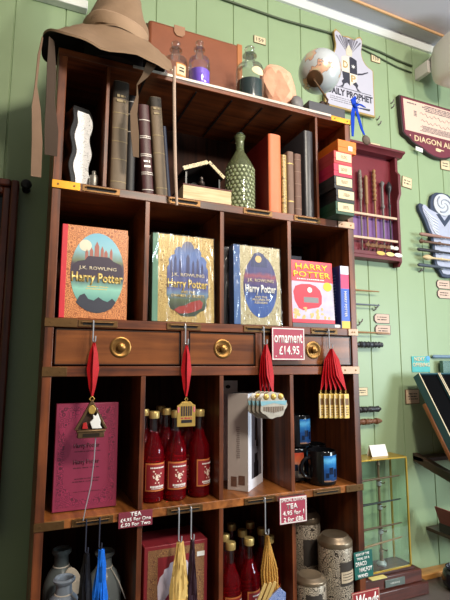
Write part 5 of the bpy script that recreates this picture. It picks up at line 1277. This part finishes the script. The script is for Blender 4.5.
# red wand rack
rk = thing('wand_rack', 'crimson backed wooden wand rack with small cornice on the green wall', 'rack', (1.345, W, 2.035))
RW = plain('rack_dark_red_wood', (104, 40, 46), 0.45, 0, 0.2, 30)
link('back_board', MB().box(-0.165, 0.130, -0.012, -0.0003, 0.03, 0.505), plain('crimson_back', (112, 22, 36), 0.5, 0, 0.10, 14), rk)
link('violet_reflection', MB().box(-0.145, 0.120, -0.0135, -0.0115, 0.115, 0.215), plain('violet_reflection_paint', (120, 84, 138), 0.35, 0, 0.25, 16), rk, smooth=False)  # violet sheet painted in for a reflection across the rack back
sp = [(-0.0003, 0.0), (-0.03, 0.0), (-0.045, 0.02), (-0.045, 0.30), (-0.060, 0.33), (-0.060, 0.42), (-0.045, 0.44), (-0.045, 0.51), (-0.0003, 0.51)]
link('side_panel', MB().prism(sp, 0.122, 0.137, 'yz'), RW, rk, bevel=0.002)
link('side_panel', MB().prism(sp, -0.176, -0.160, 'yz'), RW, rk, bevel=0.002)
link('cornice', MB().prism([(-0.0003, 0.505), (-0.050, 0.505), (-0.060, 0.515), (-0.074, 0.520), (-0.074, 0.530), (-0.0003, 0.530)], -0.190, 0.158, 'yz'), RW, rk, bevel=0.001)
link('bottom_ledge', MB().box(-0.165, 0.124, -0.052, -0.0003, 0.020, 0.036), RW, rk, bevel=0.002)
link('bottom_rail', MB().box(-0.165, 0.124, -0.052, -0.044, 0.036, 0.052), RW, rk, bevel=0.001)
for z in (0.218, 0.112): link('support_bar', MB().box(-0.160, 0.122, -0.042, -0.0345, z-0.005, z+0.005), plain('cream_support_bar', (206, 176, 150), 0.5), rk, bevel=0.001)
rw = [(-0.066, 0.385, 'gnarl', plain('wand_silver_grey', (120, 108, 98), 0.45, 0, 0.35, 60), 'thick grey gnarled wand in the red rack, nearest the box stack'), (-0.033, 0.365, 'straight', WT, 'slim tan wand in the red rack beside the thick grey one'), (0.013, 0.400, 'twist', WT, 'tan wand with spiral handle, tallest in the red rack'),
      (0.057, 0.352, 'knob', WG, 'grey wand with knobbed handle in the red rack'), (0.096, 0.356, 'bulb', WK, 'dark wand with bulging carved handle, last in the red rack')]
for i, (dx, L_, st, m, lab) in enumerate(rw):
    wand(lab, (1.345+dx, W-0.0265, 2.0725+L_), (PI, 0, 0.0), L_, st, m, i, 'wands standing in the red rack')
for i, (dx, m, lab) in enumerate(((0.010, 'yellow', 'yellow oval tag on the red wand rack'), (0.062, 'pale_yellow', 'pale yellow oval tag on the red wand rack, middle of three'), (0.108, 'white', 'white oval tag on the red wand rack'))):
    t = tag(link('oval_tag', MB().prism(oval(0, 0, 0.023, 0.009, 20), -0.001, 0.001), plain('tag_'+m, {'yellow': (214, 176, 84), 'pale_yellow': (222, 204, 130), 'white': (226, 224, 216)}[m], 0.5), None, loc=(1.345+dx, W-0.0535, 2.082-0.004*0), rot=(0, 0.03, 0)), lab, 'tag')
    
# bow like bunches tied on the lower bar
for i, dx in enumerate((-0.040, 0.004, 0.048, 0.092)):
    mb = MB(); mb.ball((0, 0, 0), 0.006, 10); mb.ball((-0.013, 0, 0.005), 0.011, 10, 1.3, 0.42, 0.85); mb.ball((0.013, 0, 0.004), 0.011, 10, 1.2, 0.42, 0.85)
    tag(link('tag_bow', mb, plain('bow_brown' if i < 3 else 'bow_white', (116, 78, 46) if i < 3 else (220, 214, 204), 0.6, 0, 0.2), None, loc=(1.345+dx, W-0.0470, 2.110)), ('brown cord bow on the rack bar nearest the box stack', 'brown cord bow on the rack bar, second in the row of bows', 'brown cord bow on the rack bar, beside the white one', 'white cord bow on the rack bar at its open end')[i], 'bow')

# winged plaque
wp_ = thing('winged_plaque', 'navy and silver winged plaque with a round moon and horizontal wands', 'plaque', (1.782, W, 2.01))
halfw = [(0.0, 0.0), (0.04, 0.004), (0.060, 0.030), (0.085, 0.050), (0.098, 0.095), (0.100, 0.150), (0.112, 0.205), (0.135, 0.240), (0.152, 0.275), (0.170, 0.300), (0.186, 0.322), (0.190, 0.345), (0.178, 0.358), (0.160, 0.356), (0.130, 0.338), (0.105, 0.330), (0.098, 0.345), (0.096, 0.380), (0.080, 0.412), (0.045, 0.428), (0.0, 0.432)]
halfw = [(x*0.83, z*0.975) for x, z in halfw]
OW = halfw + [(-x, z) for x, z in halfw[-2:0:-1]]
link('backboard', MB().prism(OW, -0.018, -0.0003), plain('plaque_navy', (52, 62, 84), 0.5, 0, 0.08), wp_, bevel=0.003)
IN = [(x*0.86, 0.016+z*0.94) for x, z in halfw[:15]] + [(0.0, 0.300)]
IN = IN + [(-x, z) for x, z in IN[-2::-1]]
link('silver_feathers', MB().prism(IN, -0.0205, -0.0175), plain('plaque_silver', (172, 176, 196), 0.45, 0, 0.16, 30), wp_, bevel=0.001)
link('moon_disc', MB().prism(oval(0, 0.358, 0.062, 0.055, 30), -0.022, -0.017), plain('plaque_moon', (196, 200, 208), 0.4, 0, 0.12, 30), wp_, bevel=0.002)
mb = MB()
for k in range(3):
    pts = []
    for i in range(16):
        a = 2*PI*k/3 + i*0.22; r_ = 0.050*(1-i/18)
        pts.append((r_*math.cos(a), -0.0226, 0.358+r_*0.85*math.sin(a)))
    mb.tube(pts, [0.0045*(1-i/20) for i in range(16)], 6)
link('moon_swirl', mb, plain('swirl_slate', (150, 156, 170), 0.5), wp_)
for s_ in (-1, 1):
    mb = MB()
    for i in range(6):
        a = 0.55 + 0.02*i
        x0, z0 = 0.042, 0.205+0.014*i; x1, z1 = 0.085+0.009*i, 0.238+0.017*i
        mb.tube([(s_*x0, -0.0210, z0), (s_*(x0+x1)/2, -0.0220, (z0+z1)/2-0.010), (s_*x1, -0.0210, z1)], [0.003, 0.005, 0.003], 6)
    link('feather_ridges', mb, plain('feather_white', (206, 210, 220), 0.5), wp_)
mb = MB().prism([(-0.05, 0.305), (0.0, 0.250), (0.05, 0.305), (0.03, 0.31), (0, 0.278), (-0.03, 0.31)], -0.0226, -0.0200)
link('navy_collar', mb, MATS['plaque_navy'], wp_, smooth=False)
for i, (x0, z, st, m, lab) in enumerate(((1.607, 2.202, 'straight', plain('wand_rose', (150, 112, 100), 0.5), 'thin rosy wand, topmost across the winged plaque'), (1.603, 2.168, 'knob', WB, 'dark brown wand with round knob across the winged plaque'),
                          (1.588, 2.128, 'straight', WK, 'black wand in the middle across the winged plaque'), (1.618, 2.094, 'bulb', WC, 'ivory wand with yellowish knob across the winged plaque'),
                          (1.585, 2.055, 'straight', plain('wand_slate', (66, 74, 86), 0.45), 'slate coloured wand, lowest across the winged plaque'))):
    wand(lab, (x0, W-0.033, z), (0, PI/2, 0), 0.36, st, m, i+10, 'wands across the winged plaque')
    mbp = MB()
    for dx in (0.15, 0.26): mbp.cyl((x0+dx, W-0.0205, z-0.0085), (x0+dx, W-0.042, z-0.0085), 0.002, seg=8)
    o = link('wand_pegs', mbp, STEEL, wp_, w=True)

# wands beside the cabinet and their cream holder
hd = link('wand_holder', MB().prism([(1.215, 1.60), (1.238, 1.60), (1.243, 1.68), (1.238, 1.74), (1.244, 1.80), (1.239, 1.87), (1.245, 1.93), (1.240, 1.985), (1.215, 1.985)], W-0.02, W-0.0003), plain('carved_cream', (206, 186, 140), 0.55, 0, 0.15, 30), bevel=0.003)
tag(hd, 'carved cream holder strip on the wall just past the cabinet side', 'holder')
for i, (x1, z, L_, st, m, lab) in enumerate(((1.363, 1.917, 0.30, 'straight', WT, 'thin tan wand, topmost beside the cabinet'), (1.362, 1.857, 0.30, 'straight', plain('wand_blue_grey', (96, 102, 116), 0.5), 'blue grey wand, second from top beside the cabinet'),
                                        (1.412, 1.738, 0.34, 'straight', WT, 'tan wand ending behind the lower luggage shaped plate'))):
    wand(lab, (x1-L_, W-0.026, z), (0, PI/2, 0), L_, st, m, i+30, 'wands lying on the cream holder')
for i, (x1, z, st, m, lab) in enumerate(((1.368, 1.687, 'gnarl', plain('wand_dark_slate', (62, 66, 74), 0.4, 0, 0.3, 60), 'thick dark slate wand handle, lowest on the cream holder'), (1.343, 1.420, 'gnarl', WK, 'black knotty wand handle low beside the cabinet'), (1.344, 1.371, 'gnarl', plain('wand_red_brown', (112, 72, 50), 0.45, 0, 0.3, 60), 'red brown knotty wand handle beneath the black one'))):
    t = wand(lab, (x1, W-0.026, z), (0, -PI/2, 0), 0.34, st, m, i+40, 'knotty wands with handles outward')
    t.scale = (1.35, 1.35, 1.0)
hd2 = link('wand_holder', MB().box(1.20, 1.222, W-0.0165, W-0.0003, 1.34, 1.45), MATS['carved_cream'], bevel=0.003)
tag(hd2, 'lower cream holder strip on the wall hidden mostly behind the cabinet post', 'holder')

# glass wand case on the counter
cz = 0.7305
gc = thing('wand_case', 'glass case with gilt frame and stepped dark wood base, standing on counter', 'display case', (1.21, 0.29, cz))
DW = wood('case_dark_wood', (54, 26, 22), (96, 48, 38), 'x', 0.3)
def gcp(n_, mb, m, **k): return link(n_, mb, m, gc, w=True, **k)
gcp('base_step', MB().box(0.985, 1.440, 0.215, 0.350, cz, cz+0.045), DW, bevel=0.004)
gcp('base_step', MB().box(0.992, 1.420, 0.228, 0.345, cz+0.045, cz+0.090), DW, bevel=0.004)
gcp('base_top', MB().box(1.00, 1.395, 0.240, 0.340, cz+0.090, cz+0.100), DW, bevel=0.002)
np2 = gcp('nameplate', MB().box(1.235, 1.330, 0.2235, 0.2285, cz+0.052, cz+0.078), plain('grey_green_plate', (112, 122, 116), 0.35, 0.4), bevel=0.001)
printed(np2, plain('plate_pale_print', (176, 180, 172), 0.5), 0.045, 0.100, 0.060, 0.070, -0.0668, 1, seed=2)
GILT = plain('gilt_frame', (196, 158, 66), 0.35, 0.7)
ct, cb = cz+0.505, cz+0.100
gcp('top_plate', MB().box(1.0, 1.385, 0.242, 0.338, ct, ct+0.006), GILT, bevel=0.001)
for x, y_ in ((1.003, 0.245), (1.382, 0.245), (1.003, 0.335), (1.382, 0.335)):
    gcp('frame_post', MB().box(x-0.003, x+0.003, y_-0.003, y_+0.003, cb, ct), GILT)
gcp('frame_rail', MB().box(1.0, 1.385, 0.242, 0.248, cb, cb+0.005), GILT)
CG = glass('case_glass', (0.93, 0.98, 0.95), 0.012, 0.03, 0.3)
gcp('glass_pane', MB().box(1.006, 1.379, 0.2445, 0.2460, cb+0.005, ct), CG, smooth=False)
gcp('glass_pane', MB().box(1.3815, 1.3830, 0.248, 0.332, cb, ct), CG, smooth=False)
# stand inside
for z in (0.125, 0.215, 0.305): gcp('stand_collar', MB().lathe([(0.0095, 0), (0.0105, 0.004), (0.0105, 0.012), (0.0095, 0.016)], (1.285, 0.296, cb+z-0.008), 16), STEEL, bevel=0)
gcp('stand_foot', MB().lathe([(0.018, 0.0002), (0.0185, 0.006), (0.0095, 0.016)], (1.285, 0.296, cb), 16), STEEL, bevel=0)
gcp('stand_post', MB().lathe([(0.016, 0), (0.018, 0.006), (0.008, 0.015), (0.006, 0.04), (0.009, 0.05), (0.005, 0.06), (0.005, 0.11), (0.009, 0.115), (0.009, 0.135), (0.005, 0.14), (0.005, 0.20), (0.009, 0.205), (0.009, 0.225), (0.005, 0.23), (0.005, 0.29), (0.009, 0.295), (0.009, 0.315), (0.005, 0.32), (0.005, 0.37), (0.008, 0.375), (0.004, 0.395), (0, 0.40)], (1.285, 0.296, cb), 16), plain('bronze_stand', (132, 102, 76), 0.4, 0.3), bevel=0)
for i, (z, m, lab) in enumerate(((0.302, WB, 'brown wand, topmost inside the glass case'), (0.212, WK, 'black wand, second from top inside the glass case'), (0.122, WB, 'dark brown wand, third from top inside the glass case'), (0.052, WT, 'slightly curved tan wand, lowest inside the glass case'))):
    zz = cb+z+0.02
    hk = MB().tube([(1.285, 0.292, zz-0.012), (1.285, 0.276, zz-0.012), (1.285, 0.266, zz-0.011), (1.285, 0.261, zz-0.004)], 0.0022, 6)
    gcp('wand_hook', hk, MATS['bronze_stand'])
    wand(lab, (1.040, 0.274, zz), (0, PI/2-0.03 if i < 3 else PI/2-0.08, 0), 0.335, 'knob', m, i+60, 'wands inside the glass case')
tc_ = thing('tent_card', 'white folded card on top of the glass case', 'card', (1.283, 0.278, ct+0.0065))
link('card_front', MB().prism([(0.030, 0.0), (0.0315, 0.0), (0.0475, 0.042), (0.046, 0.042)], -0.040, 0.040, 'yz').shift((0, -0.03, 0)), PAPERW, tc_, smooth=False)
link('card_back', MB().prism([(0.062, 0.0), (0.0605, 0.0), (0.0478, 0.0405), (0.0493, 0.0405)], -0.040, 0.040, 'yz').shift((0, -0.03, 0)), PAPERW, tc_, smooth=False)
tag(link('yellow_card', MB().box(-0.035, 0.035, -0.012, 0.012, 0, 0.003), plain('pale_yellow_card', (222, 206, 130), 0.6), None, loc=(1.205, 0.230, cz+0.0905), rot=(0, 0, 0)), 'pale yellow card lying on the step of the glass case', 'card')

# corner display: open wand boxes leaning back on a sloping easel
ds = thing('display_stand', 'brown sloping easel on a dark wooden arm fixed to the wall', 'stand', (1.58, W, 1.18))
TILT = -0.534; BO = Vector((0.022, 0.099, 1.280))
RT = Matrix.Rotation(TILT, 4, 'X')
def tilted(mb, x=0.0):
    bmesh.ops.transform(mb.bm, matrix=Matrix.Translation(BO+Vector((x, 0, 0))) @ RT, verts=mb.bm.verts); return mb
SDW = wood('stand_dark_wood', (50, 36, 30), (84, 62, 50), 'y')
link('easel_board', tilted(MB().box(1.470, 1.93, 0.0365, 0.054, -0.06, 0.215)), wood('easel_brown', (120, 66, 36), (172, 106, 60), 'z'), ds, w=True, bevel=0.003)
link('easel_ledge', tilted(MB().box(1.480, 1.93, -0.012, 0.0365, -0.014, -0.0008)), MATS['easel_brown'], ds, w=True, bevel=0.002)
link('wall_arm', MB().prism([(W-0.0003, 1.225), (W-0.0003, 1.190), (0.085, 1.120), (0.085, 1.155)], 1.530, 1.562, 'yz'), SDW, ds, w=True, bevel=0.003)
link('wall_arm', MB().prism([(W-0.0003, 1.225), (W-0.0003, 1.190), (0.085, 1.120), (0.085, 1.155)], 1.86, 1.89, 'yz'), SDW, ds, w=True, bevel=0.003)
link('back_shelf', MB().box(1.530, 1.93, 0.300, W-0.0003, 1.195, 1.213), SDW, ds, w=True, bevel=0.002)
TB = plain('teal_box_paper', (50, 88, 98), 0.5, 0, 0.08); VEL = plain('black_velvet', (7, 7, 9), 0.95, spec=0.1); CRM = plain('cream_box_edge', (206, 190, 160), 0.6)
for i in range(3):
    t = thing('open_wand_box', ('open teal wand box with black lining, nearest the glass case', 'open teal wand box leaning next to the first, second along the easel', 'open teal wand box furthest from the glass case')[i], 'box', (BO.x+1.532+0.1185*i, BO.y, BO.z), (TILT, 0, 0), 'open wand boxes leaning on the easel')
    link('tray', MB().box(-0.0575, 0.0575, 0.026, 0.0355, 0, 0.335).box(-0.0575, -0.0535, 0.0, 0.026, 0, 0.335).box(0.0535, 0.0575, 0.0, 0.026, 0, 0.335).box(-0.0535, 0.0535, 0.0, 0.026, 0, 0.005).box(-0.0535, 0.0535, 0.0, 0.035, 0.330, 0.335), TB, t)
    link('rim', MB().prism([(-0.0575, 0), (-0.0575, 0.335), (-0.0525, 0.335), (-0.0525, 0)], -0.0012, 0.0002).prism([(0.0575, 0), (0.0575, 0.335), (0.0525, 0.335), (0.0525, 0)], -0.0012, 0.0002), CRM, t, smooth=False)
    link('lining', MB().box(-0.0533, 0.0533, 0.010, 0.0258, 0.0052, 0.3298), VEL, t)
nc = thing('next_card', 'turquoise card with two rows of cream lettering above the teal boxes', 'sign', (1.606, W-0.0002, 1.606))
link('card', MB().box(-0.056, 0.050, -0.003, -0.0003, -0.036, 0.034), plain('turquoise_card', (74, 170, 168), 0.55), nc)
lettering('NEXT', CREAMTAG, nc, -0.010, -0.003, 0.022, 0.062, 0.018, 0.03)
lettering('OFFERING', CREAMTAG, nc, -0.002, -0.003, -0.003, 0.100, 0.018, 0.03)
link('blue_dot', MB().prism(oval(0.040, 0.026, 0.012, 0.011, 16), -0.0045, -0.0025), plain('sky_blue_dot', (84, 160, 206), 0.5), nc, smooth=False)
gcd = thing('box_lid', 'dark green embossed box lid standing behind the sloping boxes', 'lid', (1.762, 0.335, 1.2135))
link('lid_panel', MB().box(-0.06, 0.06, -0.01, 0.01, 0.0, 0.408), filigree('green_embossed_lid', (48, 86, 76), (96, 132, 120), 200, 0.2), gcd, bevel=0.002)
wand('pale blue grey wand on the wall beside the turquoise card', (1.668, W-0.0095, 1.640), (0, PI/2, 0), 0.34, 'straight', plain('wand_steel_blue', (112, 136, 158), 0.5), 71)
# small open red case and its bracket shelf
bs = thing('bracket_shelf', 'small dark bracket shelf low on the wall under the sloping boxes', 'shelf', (1.70, W, 0.86))
link('board', MB().box(-0.115, 0.20, -0.19, -0.0003, 0.04, 0.055), SDW, bs, bevel=0.002)
link('bracket', MB().prism([(-0.0003, 0.04), (-0.14, 0.04), (-0.0003, -0.06)], 0.05, 0.065, 'yz'), SDW, bs)
rc = thing('hinged_case', 'small dark hinged case standing open with red lining', 'case', (1.655, 0.24, 0.9155))
link('tray', MB().box(-0.070, 0.13, -0.05, 0.05, 0.0, 0.036), plain('case_black', (38, 30, 32), 0.4), rc, bevel=0.003)
link('red_lining', MB().box(-0.063, 0.123, -0.043, 0.043, 0.0355, 0.0375), plain('case_red_lining', (150, 32, 44), 0.8), rc, smooth=False)
link('lid', MB().prism([(-0.070, 0.036), (-0.063, 0.036), (-0.088, 0.105), (-0.095, 0.105)], -0.045, 0.045), plain('dusty_red_lid', (134, 66, 66), 0.6, 0, 0.12), rc, bevel=0.002)
pb = MB().lathe([(0, 0.001), (0.045, 0), (0.060, 0.012), (0.066, 0.035), (0.058, 0.062), (0.046, 0.070), (0.050, 0.078), (0.046, 0.078), (0.042, 0.068), (0.0, 0.06)], seg=28)
tag(link('pot', pb, plain('black_glazed_pot', (34, 34, 40), 0.2, 0, 0.2), None, loc=(1.585, 0.20, 0.7305)), 'small black glazed pot on the counter at the edge of view', 'pot')

# dark framed picture and peg on the shaded part of the wall
fx = thing('framed_mirror', 'tall dark mirror in a moulded red brown frame by the cabinet', 'mirror', (-0.30, W, 1.10))
FM = wood('red_brown_moulding', (60, 26, 18), (112, 54, 36), 'z', 0.3)
def rail(n_, x0, x1, z0, z1):
    link(n_, MB().box(x0, x1, -0.048, -0.0003, z0, z1), FM, fx, bevel=0.006)
rail('frame_side', 0.190, 0.214, 0.0, 1.083); rail('frame_side', -0.214, -0.190, 0.0, 1.083); rail('frame_top', -0.190, 0.190, 1.059, 1.083); rail('frame_bottom', -0.190, 0.190, 0.0, 0.024)
def bead(n_, *b): link(n_, MB().box(*b), FM, fx, bevel=0.004)
bead('inner_bead', 0.168, 0.190, -0.038, -0.0003, 0.024, 1.059); bead('inner_bead', -0.190, -0.168, -0.038, -0.0003, 0.024, 1.059); bead('inner_bead', -0.168, 0.168, -0.038, -0.0003, 1.037, 1.059); bead('inner_bead', -0.168, 0.168, -0.038, -0.0003, 0.024, 0.046)
link('mirror_glass', MB().box(-0.168, 0.168, -0.012, -0.0003, 0.046, 1.037), plain('dark_mirror_glass', (20, 20, 22), 0.1, 0.0), fx, smooth=False)
pk = thing('coat_peg', 'black round headed peg on the wall beside the mirror frame', 'peg', (-0.066, W, 2.170))
pk.scale = (1.3, 1.15, 1.3)
RY = Matrix.Rotation(PI/2, 3, 'X')
link('stem', MB().lathe([(0.010, 0.0003), (0.010, 0.004), (0.0055, 0.008), (0.005, 0.035)], (0, 0, 0), 16, RY), BLACK, pk)
link('head', MB().lathe([(0.005, 0.034), (0.011, 0.040), (0.013, 0.047), (0.010, 0.054), (0, 0.056)], (0, 0, 0), 20, RY), BLACK, pk)
